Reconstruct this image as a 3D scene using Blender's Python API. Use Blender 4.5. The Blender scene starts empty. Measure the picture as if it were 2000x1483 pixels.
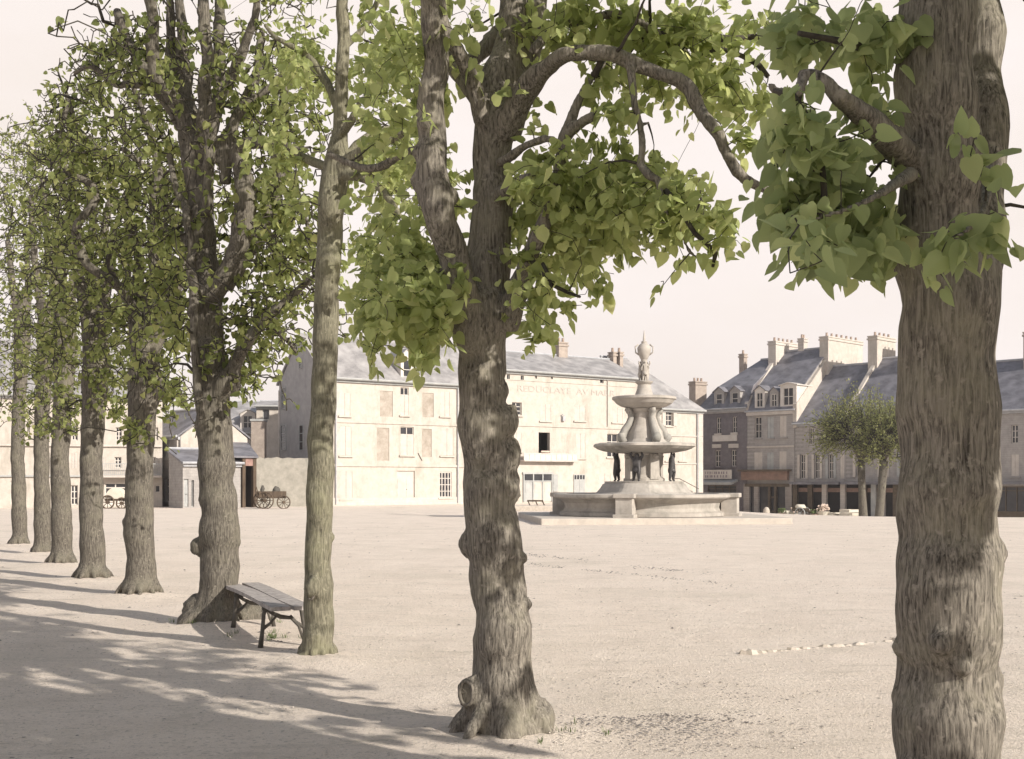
import bpy, math, random
import numpy as np
from mathutils import Vector, Matrix, noise
R = math.radians
random.seed(7); rng = np.random.default_rng(11)
scene = bpy.context.scene
col = scene.collection
# ---------------------------------------------------------------- camera, world, sun, exposure
F = 2300.0; H = 1.55; CX = 1000.0; CY = 940.0      # focal length and horizon in photo pixels, eye height
cam = bpy.data.cameras.new('camera'); co = bpy.data.objects.new('camera', cam); col.objects.link(co)
cam.sensor_width = 36.0; cam.lens = 36.0 * F / 2000.0; cam.clip_end = 2000; cam.clip_start = 0.05
cam.shift_y = (CY - 741.5) / 2000.0
co.location = (0, 0, H); co.rotation_euler = (R(90), 0, 0)
scene.camera = co
scene.view_settings.view_transform = 'Standard'; scene.view_settings.look = 'None'
scene.view_settings.exposure = 0.36; scene.view_settings.gamma = 1.0
SUN_EL, SUN_DIR = 26.0, Vector((0.77, -0.64))       # where the sun stands, seen from the ground (x right, y ahead)
w = bpy.data.worlds.new('World'); scene.world = w; w.use_nodes = True
nt = w.node_tree; nt.nodes.clear()
N = nt.nodes.new; L = nt.links.new
sky = N('ShaderNodeTexSky'); sky.sky_type = 'NISHITA'; sky.sun_disc = False
sky.sun_elevation = R(SUN_EL); sky.sun_rotation = math.atan2(SUN_DIR.x, SUN_DIR.y); sky.air_density = 1.4; sky.dust_density = 3.0
b1 = N('ShaderNodeBackground'); b1.inputs[1].default_value = 0.11; L(sky.outputs[0], b1.inputs[0])
b2 = N('ShaderNodeBackground'); skn = N('ShaderNodeTexNoise'); skn.inputs['Scale'].default_value = 2.2; skn.inputs['Detail'].default_value = 5; skc = N('ShaderNodeValToRGB'); skc.color_ramp.elements[0].color = (0.73, 0.655, 0.60, 1); skc.color_ramp.elements[1].color = (0.80, 0.735, 0.71, 1); skc.color_ramp.elements[0].position = .3; skc.color_ramp.elements[1].position = .62; skm = N('ShaderNodeMapping'); skm.inputs['Scale'].default_value = (1, 1, 3); skt = N('ShaderNodeTexCoord'); L(skt.outputs['Generated'], skm.inputs[0]); L(skm.outputs[0], skn.inputs[0]); L(skn.outputs[0], skc.inputs[0]); L(skc.outputs[0], b2.inputs[0]); b2.inputs[1].default_value = 1.0
tc = N('ShaderNodeTexCoord'); sp = N('ShaderNodeSeparateXYZ'); L(tc.outputs['Generated'], sp.inputs[0])
mr = N('ShaderNodeMapRange'); mr.inputs[1].default_value = 0.38; mr.inputs[2].default_value = 0.62
mr.inputs[3].default_value = 1.0; mr.inputs[4].default_value = 0.0; L(sp.outputs[2], mr.inputs[0])
ms = N('ShaderNodeMixShader'); L(mr.outputs[0], ms.inputs[0]); L(b1.outputs[0], ms.inputs[1]); L(b2.outputs[0], ms.inputs[2])
wo = N('ShaderNodeOutputWorld'); L(ms.outputs[0], wo.inputs[0])
sd = bpy.data.lights.new('sun', 'SUN'); sd.energy = 5.0; sd.angle = R(0.6); sd.color = (1.0, 0.93, 0.83)
so = bpy.data.objects.new('sun', sd); col.objects.link(so)
sv = Vector((SUN_DIR.x, SUN_DIR.y, 0)).normalized() * math.cos(R(SUN_EL)) + Vector((0, 0, math.sin(R(SUN_EL))))
so.rotation_euler = sv.to_track_quat('Z', 'Y').to_euler(); so.location = sv * 50

# ---------------------------------------------------------------- helpers
def P(px, py, d): return Vector(((px - CX) / F * d, d, H - (py - CY) / F * d))
def PT(px, d): return Vector(((px - CX) / F * d, d))
def sst(t): t = min(1.0, max(0.0, t)); return t * t * (3 - 2 * t)
MOUNDS = []
def gz(x, y):
    z = -1.32 * sst((x - 9) / 13.0) * sst((y - 48) / 34.0)
    for (mx, my, h, r) in MOUNDS:
        q = (x - mx) ** 2 + (y - my) ** 2
        if q < 9 * r * r: z += h * math.exp(-q / (r * r))
    return z
class MB:
    def __init__(s): s.v = []; s.f = []; s.m = []
    def add(s, vs, fs, m=0):
        o = len(s.v); s.v += [tuple(x) for x in vs]; s.f += [tuple(i + o for i in f) for f in fs]; s.m += [m] * len(fs); return s
    def box(s, c, ax, hs, m=0):                      # centre, three axis vectors, half sizes
        c = Vector(c); a = [Vector(ax[i]).normalized() * hs[i] for i in range(3)]; vs = []
        for k in (-1, 1):
            for j in (-1, 1):
                for i in (-1, 1): vs.append(c + a[0] * i + a[1] * j + a[2] * k)
        return s.add(vs, [(0, 2, 3, 1), (4, 5, 7, 6), (0, 1, 5, 4), (2, 6, 7, 3), (0, 4, 6, 2), (1, 3, 7, 5)], m)
    def bx(s, x0, x1, y0, y1, z0, z1, m=0):
        return s.box(((x0+x1)/2, (y0+y1)/2, (z0+z1)/2), ((1,0,0),(0,1,0),(0,0,1)), (abs(x1-x0)/2, abs(y1-y0)/2, abs(z1-z0)/2), m)
    def tube(s, pts, rad, n=8, cap=True, m=0, lump=0.0, lf=3.0, squash=None):
        pts = [Vector(p) for p in pts]; k = len(pts)
        if not hasattr(rad, '__len__'): rad = [rad] * k
        t0 = (pts[1] - pts[0]).normalized(); up = Vector((0, 0, 1)) if abs(t0.z) < .9 else Vector((1, 0, 0))
        u = t0.cross(up).normalized(); vs = []
        for i in range(k):
            t = (pts[min(i + 1, k - 1)] - pts[max(i - 1, 0)])
            t = t.normalized() if t.length > 1e-9 else t0
            u = (u - t * u.dot(t)); u = u.normalized() if u.length > 1e-6 else t.orthogonal().normalized()
            v = t.cross(u)
            for j in range(n):
                a = 2 * math.pi * j / n; d = u * math.cos(a) + v * math.sin(a); r = rad[i]
                if lump: r *= 1 + lump * noise.noise((pts[i] + d * rad[i]) * lf)
                vs.append(pts[i] + d * r)
        fs = [(i * n + j, i * n + (j + 1) % n, (i + 1) * n + (j + 1) % n, (i + 1) * n + j) for i in range(k - 1) for j in range(n)]
        if cap: fs += [tuple(range(n))[::-1], tuple((k - 1) * n + j for j in range(n))]
        return s.add(vs, fs, m)
    def lathe(s, c, prof, n=32, m=0, shape=None):     # prof: (r, z); shape(angle) scales r
        c = Vector(c); vs = []
        for (r, z) in prof:
            for j in range(n):
                a = 2 * math.pi * j / n; q = r * (shape(a, r) if shape else 1)
                vs.append(c + Vector((q * math.cos(a), q * math.sin(a), z)))
        k = len(prof)
        fs = [(i * n + j, i * n + (j + 1) % n, (i + 1) * n + (j + 1) % n, (i + 1) * n + j) for i in range(k - 1) for j in range(n)]
        fs += [tuple(range(n))[::-1], tuple((k - 1) * n + j for j in range(n))]
        return s.add(vs, fs, m)
    def ball(s, c, r, n=10, m=0, sc=(1, 1, 1), lump=0.0):
        c = Vector(c); vs = [c + Vector((0, 0, -r * sc[2]))]; k = n // 2
        for i in range(1, k):
            th = math.pi * i / k
            for j in range(n):
                a = 2 * math.pi * j / n; d = Vector((math.sin(th) * math.cos(a), math.sin(th) * math.sin(a), -math.cos(th)))
                q = r * (1 + (lump * noise.noise(c + d * 2.3) if lump else 0))
                vs.append(c + Vector((d.x * q * sc[0], d.y * q * sc[1], d.z * q * sc[2])))
        vs.append(c + Vector((0, 0, r * sc[2]))); e = len(vs) - 1
        fs = [(0, 1 + (j + 1) % n, 1 + j) for j in range(n)]
        fs += [(1 + i * n + j, 1 + i * n + (j + 1) % n, 1 + (i + 1) * n + (j + 1) % n, 1 + (i + 1) * n + j) for i in range(k - 2) for j in range(n)]
        fs += [(e, 1 + (k - 2) * n + j, 1 + (k - 2) * n + (j + 1) % n) for j in range(n)]
        return s.add(vs, fs, m)
    def mesh(s, name):
        me = bpy.data.meshes.new(name); me.from_pydata(s.v, [], s.f); me.update(); return me
    def build(s, name, mats, parent=None, smooth=False, bevel=0, label=None):
        if not s.f: return None
        me = s.mesh(name); mats = mats if isinstance(mats, (list, tuple)) else [mats]
        for q in mats: me.materials.append(q)
        if len(mats) > 1: me.polygons.foreach_set('material_index', s.m)
        return link(name, me, parent, smooth, bevel, label)
def wloc(o):
    p = Vector((0, 0, 0))
    while o is not None: p += o.location; o = o.parent
    return p
def link(name, me, parent=None, smooth=False, bevel=0, label=None):
    """link a mesh built in world coordinates; under a parent its vertices are moved to the parent's frame"""
    if parent is not None:
        off = wloc(parent); me.transform(Matrix.Translation(-off))
    if smooth: me.polygons.foreach_set('use_smooth', [True] * len(me.polygons))
    o = bpy.data.objects.new(name, me); col.objects.link(o)
    if parent is not None: o.parent = parent
    if bevel:
        b = o.modifiers.new('bevel', 'BEVEL'); b.width = bevel; b.segments = 2; b.limit_method = 'ANGLE'
    if label: o['label'] = label
    return o
def tag(o, label=None, cat=None, group=None, kind=None):
    if label: o['label'] = label
    if cat: o['category'] = cat
    if group: o['group'] = group
    if kind: o['kind'] = kind
    return o
def thing(name, loc, label, cat, group=None):
    o = bpy.data.objects.new(name, None); o.empty_display_size = .2; col.objects.link(o); o.location = loc
    return tag(o, label, cat, group)
def dup(o, loc=None, rz=None, label=None, parent=None):
    c = o.copy(); col.objects.link(c)
    if parent is not None: c.parent = parent
    if loc is not None: c.location = loc
    if rz is not None: c.rotation_euler = (0, 0, rz)
    if label: c['label'] = label
    for ch in o.children: dup(ch, parent=c)
    return c

# ---------------------------------------------------------------- materials
def nodes(name, rough=.8):
    m = bpy.data.materials.new(name); m.use_nodes = True; t = m.node_tree; b = t.nodes['Principled BSDF']
    b.inputs['Roughness'].default_value = rough
    return m, t, b
def rgba(c): return (c[0], c[1], c[2], 1)
def surf(name, c1, c2, scale=3.0, rough=.85, bump=.3, bdist=.01, stretch=(1, 1, 1), c3=None, s3=.4, grain=40., spec=.3, metal=0, lo=.35, hi=.65):
    """base colour c1..c2 by noise, wide patches of c3, bump from a finer noise"""
    m, t, b = nodes(name, rough); n = t.nodes.new; l = t.links.new
    b.inputs['Specular IOR Level'].default_value = spec; b.inputs['Metallic'].default_value = metal
    tc = n('ShaderNodeTexCoord'); mp = n('ShaderNodeMapping'); mp.inputs['Scale'].default_value = stretch; l(tc.outputs['Object'], mp.inputs[0])
    nz = n('ShaderNodeTexNoise'); nz.inputs['Scale'].default_value = scale; nz.inputs['Detail'].default_value = 8; nz.inputs['Roughness'].default_value = .65; l(mp.outputs[0], nz.inputs[0])
    cr = n('ShaderNodeValToRGB'); cr.color_ramp.elements[0].position = lo; cr.color_ramp.elements[1].position = hi
    cr.color_ramp.elements[0].color = rgba(c1); cr.color_ramp.elements[1].color = rgba(c2); l(nz.outputs[0], cr.inputs[0]); out = cr.outputs[0]
    if c3:
        n3 = n('ShaderNodeTexNoise'); n3.inputs['Scale'].default_value = s3; n3.inputs['Detail'].default_value = 5; l(mp.outputs[0], n3.inputs[0])
        r3 = n('ShaderNodeValToRGB'); r3.color_ramp.elements[0].position = .5; r3.color_ramp.elements[1].position = .68; l(n3.outputs[0], r3.inputs[0])
        mx = n('ShaderNodeMixRGB'); l(r3.outputs[0], mx.inputs[0]); l(out, mx.inputs[1]); mx.inputs[2].default_value = rgba(c3); out = mx.outputs[0]
    l(out, b.inputs['Base Color'])
    if bump:
        nb = n('ShaderNodeTexNoise'); nb.inputs['Scale'].default_value = grain; nb.inputs['Detail'].default_value = 6; l(mp.outputs[0], nb.inputs[0])
        bp = n('ShaderNodeBump'); bp.inputs['Strength'].default_value = bump; bp.inputs['Distance'].default_value = bdist; l(nb.outputs[0], bp.inputs['Height']); l(bp.outputs[0], b.inputs['Normal'])
    return m
def bark(name, dark, light, lichen, scale=9.0):
    m, t, b = nodes(name, .92); n = t.nodes.new; l = t.links.new; b.inputs['Specular IOR Level'].default_value = .15
    tc = n('ShaderNodeTexCoord'); mp = n('ShaderNodeMapping'); mp.inputs['Scale'].default_value = (1, 1, .11); l(tc.outputs['Object'], mp.inputs[0])
    fi = n('ShaderNodeTexNoise'); fi.inputs['Scale'].default_value = scale * 9; fi.inputs['Detail'].default_value = 8; fi.inputs['Roughness'].default_value = .7; fi.inputs['Distortion'].default_value = .6; l(mp.outputs[0], fi.inputs[0])
    cr = n('ShaderNodeValToRGB'); e = cr.color_ramp.elements; e[0].position = .36; e[1].position = .62; e[0].color = rgba(dark); e[1].color = rgba(light); l(fi.outputs[0], cr.inputs[0])
    p1 = n('ShaderNodeTexNoise'); p1.inputs['Scale'].default_value = 2.6; p1.inputs['Detail'].default_value = 6; p1.inputs['Roughness'].default_value = .7; l(tc.outputs['Object'], p1.inputs[0])
    r1 = n('ShaderNodeValToRGB'); r1.color_ramp.elements[0].position = .48; r1.color_ramp.elements[1].position = .66; l(p1.outputs[0], r1.inputs[0])
    m1 = n('ShaderNodeMixRGB'); l(r1.outputs[0], m1.inputs[0]); l(cr.outputs[0], m1.inputs[1]); m1.inputs[2].default_value = rgba(lichen)
    m1b = n('ShaderNodeMixRGB'); m1b.inputs[0].default_value = .55; l(cr.outputs[0], m1b.inputs[1]); l(m1.outputs[0], m1b.inputs[2])
    p2 = n('ShaderNodeTexNoise'); p2.inputs['Scale'].default_value = 26; p2.inputs['Detail'].default_value = 4; l(tc.outputs['Object'], p2.inputs[0])
    r2 = n('ShaderNodeValToRGB'); r2.color_ramp.elements[0].position = .6; r2.color_ramp.elements[1].position = .72; l(p2.outputs[0], r2.inputs[0])
    m2 = n('ShaderNodeMixRGB'); l(r2.outputs[0], m2.inputs[0]); l(m1b.outputs[0], m2.inputs[1]); m2.inputs[2].default_value = rgba([min(1, c * 1.12) for c in light])
    l(m2.outputs[0], b.inputs['Base Color'])
    vo = n('ShaderNodeTexVoronoi'); vo.inputs['Scale'].default_value = scale * 6; l(mp.outputs[0], vo.inputs[0])
    ad = n('ShaderNodeMath'); ad.operation = 'ADD'; l(fi.outputs[0], ad.inputs[0]); l(vo.outputs[0], ad.inputs[1])
    bp = n('ShaderNodeBump'); bp.inputs['Strength'].default_value = .42; bp.inputs['Distance'].default_value = .010; l(ad.outputs[0], bp.inputs['Height']); l(bp.outputs[0], b.inputs['Normal'])
    return m
def leafmat(name, c1, c2, c3, trans=.5):
    m, t, b = nodes(name, .5); n = t.nodes.new; l = t.links.new
    at = n('ShaderNodeAttribute'); at.attribute_name = 'tone'
    cr = n('ShaderNodeValToRGB'); cr.color_ramp.elements[0].color = rgba(c1); cr.color_ramp.elements[1].color = rgba(c3)
    e = cr.color_ramp.elements.new(.55); e.color = rgba(c2); l(at.outputs['Fac'], cr.inputs[0]); l(cr.outputs[0], b.inputs['Base Color'])
    b.inputs['Specular IOR Level'].default_value = .25
    tr = n('ShaderNodeBsdfTranslucent'); hs = n('ShaderNodeHueSaturation'); hs.inputs['Value'].default_value = 1.7; hs.inputs['Saturation'].default_value = 1.05; hs.inputs['Hue'].default_value = .49
    l(cr.outputs[0], hs.inputs['Color']); l(hs.outputs[0], tr.inputs[0])
    mx = n('ShaderNodeMixShader'); mx.inputs[0].default_value = trans; l(b.outputs[0], mx.inputs[1]); l(tr.outputs[0], mx.inputs[2])
    l(mx.outputs[0], t.nodes['Material Output'].inputs['Surface'])
    return m
def slate(name, c1, c2, sc=4.0):
    m, t, b = nodes(name, .55); n = t.nodes.new; l = t.links.new
    tc = n('ShaderNodeTexCoord'); br = n('ShaderNodeTexBrick'); br.inputs['Scale'].default_value = sc; br.inputs['Color1'].default_value = rgba(c1); br.inputs['Color2'].default_value = rgba(c2)
    br.inputs['Mortar'].default_value = rgba([x * .6 for x in c1]); br.inputs['Mortar Size'].default_value = .012; br.inputs['Brick Width'].default_value = .9; br.inputs['Row Height'].default_value = .55
    sx = n('ShaderNodeSeparateXYZ'); l(tc.outputs['Object'], sx.inputs[0]); cx = n('ShaderNodeCombineXYZ'); l(sx.outputs[0], cx.inputs[0]); l(sx.outputs[2], cx.inputs[1]); l(cx.outputs[0], br.inputs[0])
    nz = n('ShaderNodeTexNoise'); nz.inputs['Scale'].default_value = 1.3; nz.inputs['Detail'].default_value = 7; l(tc.outputs['Object'], nz.inputs[0])
    r = n('ShaderNodeValToRGB'); r.color_ramp.elements[0].position = .4; r.color_ramp.elements[1].position = .7; l(nz.outputs[0], r.inputs[0])
    mx = n('ShaderNodeMixRGB'); l(r.outputs[0], mx.inputs[0]); l(br.outputs[0], mx.inputs[1]); mx.inputs[2].default_value = rgba([x * 1.45 for x in c2]); l(mx.outputs[0], b.inputs['Base Color'])
    bp = n('ShaderNodeBump'); bp.inputs['Strength'].default_value = .4; bp.inputs['Distance'].default_value = .03; l(br.outputs['Fac'], bp.inputs['Height']); l(bp.outputs[0], b.inputs['Normal'])
    return m
def stonewall(name, c1, c2, stain, courses=True, sc=1.6, mort=.86, st=.55):
    """ashlar / render: noise tone, soft vertical streaks, faint courses"""
    m, t, b = nodes(name, .9); n = t.nodes.new; l = t.links.new; b.inputs['Specular IOR Level'].default_value = .15
    tc = n('ShaderNodeTexCoord'); nz = n('ShaderNodeTexNoise'); nz.inputs['Scale'].default_value = 2.2; nz.inputs['Detail'].default_value = 9; nz.inputs['Roughness'].default_value = .7; l(tc.outputs['Object'], nz.inputs[0])
    cr = n('ShaderNodeValToRGB'); e = cr.color_ramp.elements; e[0].position = .32; e[1].position = .66; e[0].color = rgba(c1); e[1].color = rgba(c2); l(nz.outputs[0], cr.inputs[0])
    mp = n('ShaderNodeMapping'); mp.inputs['Scale'].default_value = (1.2, 1.2, .28); l(tc.outputs['Object'], mp.inputs[0])
    ns = n('ShaderNodeTexNoise'); ns.inputs['Scale'].default_value = .9; ns.inputs['Detail'].default_value = 8; ns.inputs['Roughness'].default_value = .7; l(mp.outputs[0], ns.inputs[0])
    rs = n('ShaderNodeValToRGB'); rs.color_ramp.elements[0].position = .52; rs.color_ramp.elements[1].position = .78; rs.color_ramp.elements[1].color = (st, st, st, 1); l(ns.outputs[0], rs.inputs[0])
    mx = n('ShaderNodeMixRGB'); l(rs.outputs[0], mx.inputs[0]); l(cr.outputs[0], mx.inputs[1]); mx.inputs[2].default_value = rgba(stain); out = mx.outputs[0]
    if courses:
        sx = n('ShaderNodeSeparateXYZ'); l(tc.outputs['Object'], sx.inputs[0]); cx = n('ShaderNodeCombineXYZ'); ad = n('ShaderNodeMath'); l(sx.outputs[0], ad.inputs[0]); l(sx.outputs[1], ad.inputs[1]); l(ad.outputs[0], cx.inputs[0]); l(sx.outputs[2], cx.inputs[1])
        br = n('ShaderNodeTexBrick'); br.inputs['Scale'].default_value = sc; br.inputs['Color1'].default_value = (1, 1, 1, 1); br.inputs['Color2'].default_value = (.93, .93, .93, 1); br.inputs['Mortar'].default_value = (mort, mort, mort, 1); br.inputs['Mortar Size'].default_value = .018; l(cx.outputs[0], br.inputs[0])
        mm = n('ShaderNodeMixRGB'); mm.blend_type = 'MULTIPLY'; mm.inputs[0].default_value = 1; l(out, mm.inputs[1]); l(br.outputs[0], mm.inputs[2]); out = mm.outputs[0]
    l(out, b.inputs['Base Color'])
    bp = n('ShaderNodeBump'); bp.inputs['Strength'].default_value = .5; bp.inputs['Distance'].default_value = .03; l(nz.outputs[0], bp.inputs['Height']); l(bp.outputs[0], b.inputs['Normal'])
    return m
M = dict(
 cream=stonewall('cream_render', (.40,.365,.325), (.515,.47,.425), (.27,.245,.20), False, st=.95),
 cream2=stonewall('pale_limestone', (.46,.415,.38), (.56,.515,.47), (.38,.34,.30), True),
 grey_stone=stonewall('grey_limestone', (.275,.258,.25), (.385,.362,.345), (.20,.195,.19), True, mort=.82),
 brown_stone=stonewall('weathered_stone', (.26,.23,.21), (.38,.34,.31), (.18,.17,.16), True, mort=.7),
 gable=stonewall('shade_grey_gable_stone', (.31,.298,.30), (.41,.395,.39), (.22,.215,.22), False),  # greyer than the house walls, part of the gable's shade is in this colour
 rough=stonewall('rough_rubble', (.20,.19,.165), (.31,.29,.255), (.11,.115,.105), False, st=.95),
 brickgrey=stonewall('dark_brick', (.13,.118,.128), (.205,.185,.195), (.095,.09,.105), True, sc=5, mort=.8),
 blind=surf('infilled_render', (.27,.235,.195), (.41,.365,.32), 2, bump=.4),
 slate=slate('pale_slate', (.215,.205,.205), (.27,.258,.255)),
 slate_d=slate('blue_slate', (.10,.098,.112), (.145,.142,.158)),
 white=surf('white_paint', (.50,.46,.42), (.60,.56,.52), 2, .6, .1),
 shut=surf('pale_shutter_paint', (.43,.39,.355), (.52,.48,.44), 2, .7, .1),
 shut_g=surf('grey_shutter_paint', (.30,.31,.31), (.40,.40,.39), 2, .7, .1),
 glass=surf('window_glass', (.02,.02,.025), (.05,.05,.055), 1, .12, 0, spec=.5),
 dark=surf('painted_dark_interior', (.015,.013,.013), (.03,.027,.025), 1, .9, 0),  # near-black colour puts the darkness of unlit interiors into the surface
 wood=surf('old_wood', (.05,.035,.025), (.11,.08,.055), 6, .8, .4, stretch=(1,1,.2)),
 woodshop=surf('shop_woodwork', (.075,.058,.04), (.13,.10,.07), 4, .6, .2),
 seat=surf('weathered_planks', (.21,.19,.18), (.42,.385,.365), 5, .75, .5, .004, stretch=(3,3,3), grain=60),
 iron=surf('painted_rustic_iron', (.055,.05,.045), (.11,.10,.085), 12, .65, .5, .006),
 bronze=surf('dark_bronze', (.04,.038,.04), (.09,.085,.085), 6, .45, .2, metal=.3),
 fstone=stonewall('fountain_stone', (.31,.285,.255), (.45,.415,.375), (.15,.15,.13), False, st=.95),
 fpave=stonewall('worn_step_stone', (.40,.36,.32), (.54,.49,.43), (.28,.25,.21), False),
 fdark=stonewall('wet_stone', (.22,.215,.20), (.36,.34,.31), (.18,.19,.16), False),
 gold=surf('pinkish_marble', (.42,.32,.28), (.52,.42,.37), 4, .5, .1),
 water=surf('water', (.05,.06,.055), (.08,.09,.08), 1, .05, .2, spec=.5),
 zinc=surf('zinc', (.30,.31,.33), (.42,.42,.44), 3, .5, .1),
 brick=stonewall('chimney_brick', (.30,.25,.22), (.42,.36,.31), (.22,.18,.16), True, sc=6),
 pot=surf('terracotta', (.28,.21,.17), (.38,.30,.25), 5, .8, .2),
 brown=surf('brown_fascia', (.17,.11,.085), (.25,.165,.13), 3, .6, .1),
 stone=surf('kerb_stone', (.38,.34,.29), (.54,.48,.42), 8, .9, .5, .01),
 cut=surf('cut_wood_face', (.10,.09,.07), (.26,.23,.18), 10, .9, .6, .01),
 canvas=surf('canvas', (.52,.48,.40), (.62,.58,.50), 3, .9, .2),
 letter=surf('faded_lettering', (.37,.335,.305), (.46,.42,.38), 5, .9, 0),
 ink=surf('sign_lettering', (.20,.17,.19), (.30,.26,.28), 5, .9, 0),
 rust=surf('red_brown_boards', (.22,.13,.115), (.31,.20,.17), 4, .8, .2),
 flower=surf('cut_flowers', (.55,.40,.38), (.62,.55,.42), 30, .8, .3),
 bark=bark('lime_bark', (.042,.037,.032), (.25,.225,.19), (.265,.245,.185)),
 bark_d=bark('shaded_lime_bark', (.034,.03,.026), (.18,.162,.135), (.185,.172,.13)),  # darker copy of the lime bark, shade put into its colour
 bark_s=bark('smooth_greenish_bark', (.07,.065,.048), (.225,.21,.155), (.235,.23,.145), 9),
 twig=surf('twig_bark', (.03,.026,.022), (.08,.07,.055), 20, .9, .3),
 leaf=leafmat('lime_leaves', (.21,.25,.095), (.315,.36,.15), (.45,.47,.23), .55),
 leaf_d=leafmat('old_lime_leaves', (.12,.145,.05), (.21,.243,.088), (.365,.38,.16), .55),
 leaf_n=leafmat('broad_lime_leaves', (.19,.23,.11), (.285,.335,.16), (.40,.435,.215), .56),
)
def window(parent, name, c, U, Nn, wd, ht, nx=2, nz=3, fr='white', fw=.05, label=None):
    """framed window centred at c: bars in one mesh, panes as a sub-part"""
    Z = Vector((0, 0, 1)); m = MB(); c = Vector(c)
    for s in (-1, 1):
        m.box(c + U * s * (wd / 2 - fw / 2), (U, Nn, Z), (fw / 2, .035, ht / 2)); m.box(c + Z * s * (ht / 2 - fw / 2), (U, Nn, Z), (wd / 2 - fw, .034, fw / 2))
    for i in range(1, nx): m.box(c + U * (-wd / 2 + wd * i / nx), (U, Nn, Z), (.03, .03, ht / 2 - fw))
    for i in range(1, nz): m.box(c + Z * (-ht / 2 + ht * i / nz), (U, Nn, Z), (wd / 2 - fw, .026, .022))
    o = m.build(name, M[fr], parent, label=label)
    MB().box(c - Nn * .01, (U, Nn, Z), (wd / 2 - .01, .008, ht / 2 - .01)).build('pane', M['glass'], o)
    return o
def shutters(parent, c, U, Nn, wd, ht, mat='shut', leaves=2):
    Z = Vector((0, 0, 1)); lw = wd / leaves
    for i in range(leaves):
        cc = Vector(c) + U * (-wd / 2 + lw * (i + .5)); m = MB()
        m.box(cc, (U, Nn, Z), (lw / 2 - .008, .018, ht / 2 - .01))
        for zz in (-.47, 0, .47): m.box(cc + Z * ht * zz + Nn * .02, (U, Nn, Z), (lw / 2 - .012, .012, .05))
        for k in range(int(ht / .16)): m.box(cc + Z * (-ht / 2 + .1 + k * .16) + Nn * .018, (U, Nn, Z), (lw / 2 - .05, .009, .02))
        m.build('shutter', M[mat], parent)
class Fac:
    """a vertical facade plane from A to B (plan points, left to right as seen)"""
    def __init__(s, A, B):
        s.A = Vector((A[0], A[1], 0)); d = Vector((B[0], B[1], 0)) - s.A; s.W = d.length; s.U = d.normalized(); s.N = Vector((s.U.y, -s.U.x, 0))
    def uv(s, px, py):
        r = Vector(((px - CX) / F, 1, -(py - CY) / F)); t = (s.A.x * s.N.x + s.A.y * s.N.y) / (r.x * s.N.x + r.y * s.N.y)
        p = r * t; return (p - Vector((s.A.x, s.A.y, 0))).dot(s.U), H + p.z
    def rect(s, x0, x1, y0, y1):
        u0, _ = s.uv(x0, y0); u1, _ = s.uv(x1, y0); _, z1 = s.uv((x0 + x1) / 2, y0); _, z0 = s.uv((x0 + x1) / 2, y1); return u0, u1, z0, z1
    def pt(s, u, z, off=0.0): return s.A + s.U * u + s.N * off + Vector((0, 0, z))
def wall(m, fc, u0, u1, z0, z1, holes, t=.3, g=0.0):
    us = sorted({u0, u1} | {h[0] for h in holes} | {h[1] for h in holes}); zs = sorted({z0, z1} | {h[2] for h in holes} | {h[3] for h in holes})
    for a, b in zip(us, us[1:]):
        for c, d in zip(zs, zs[1:]):
            mu, mz = (a + b) / 2, (c + d) / 2
            if any(h[0] < mu < h[1] and h[2] < mz < h[3] for h in holes): continue
            m.add([fc.pt(a, c, g), fc.pt(b, c, g), fc.pt(b, d, g), fc.pt(a, d, g)], [(0, 1, 2, 3)])
    for h in holes:
        a, b, c, d = h[:4]
        for (p, q) in (((a, c), (b, c)), ((b, c), (b, d)), ((b, d), (a, d)), ((a, d), (a, c))):
            m.add([fc.pt(p[0], p[1], g), fc.pt(q[0], q[1], g), fc.pt(q[0], q[1], g - t), fc.pt(p[0], p[1], g - t)], [(0, 1, 2, 3)])
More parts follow.
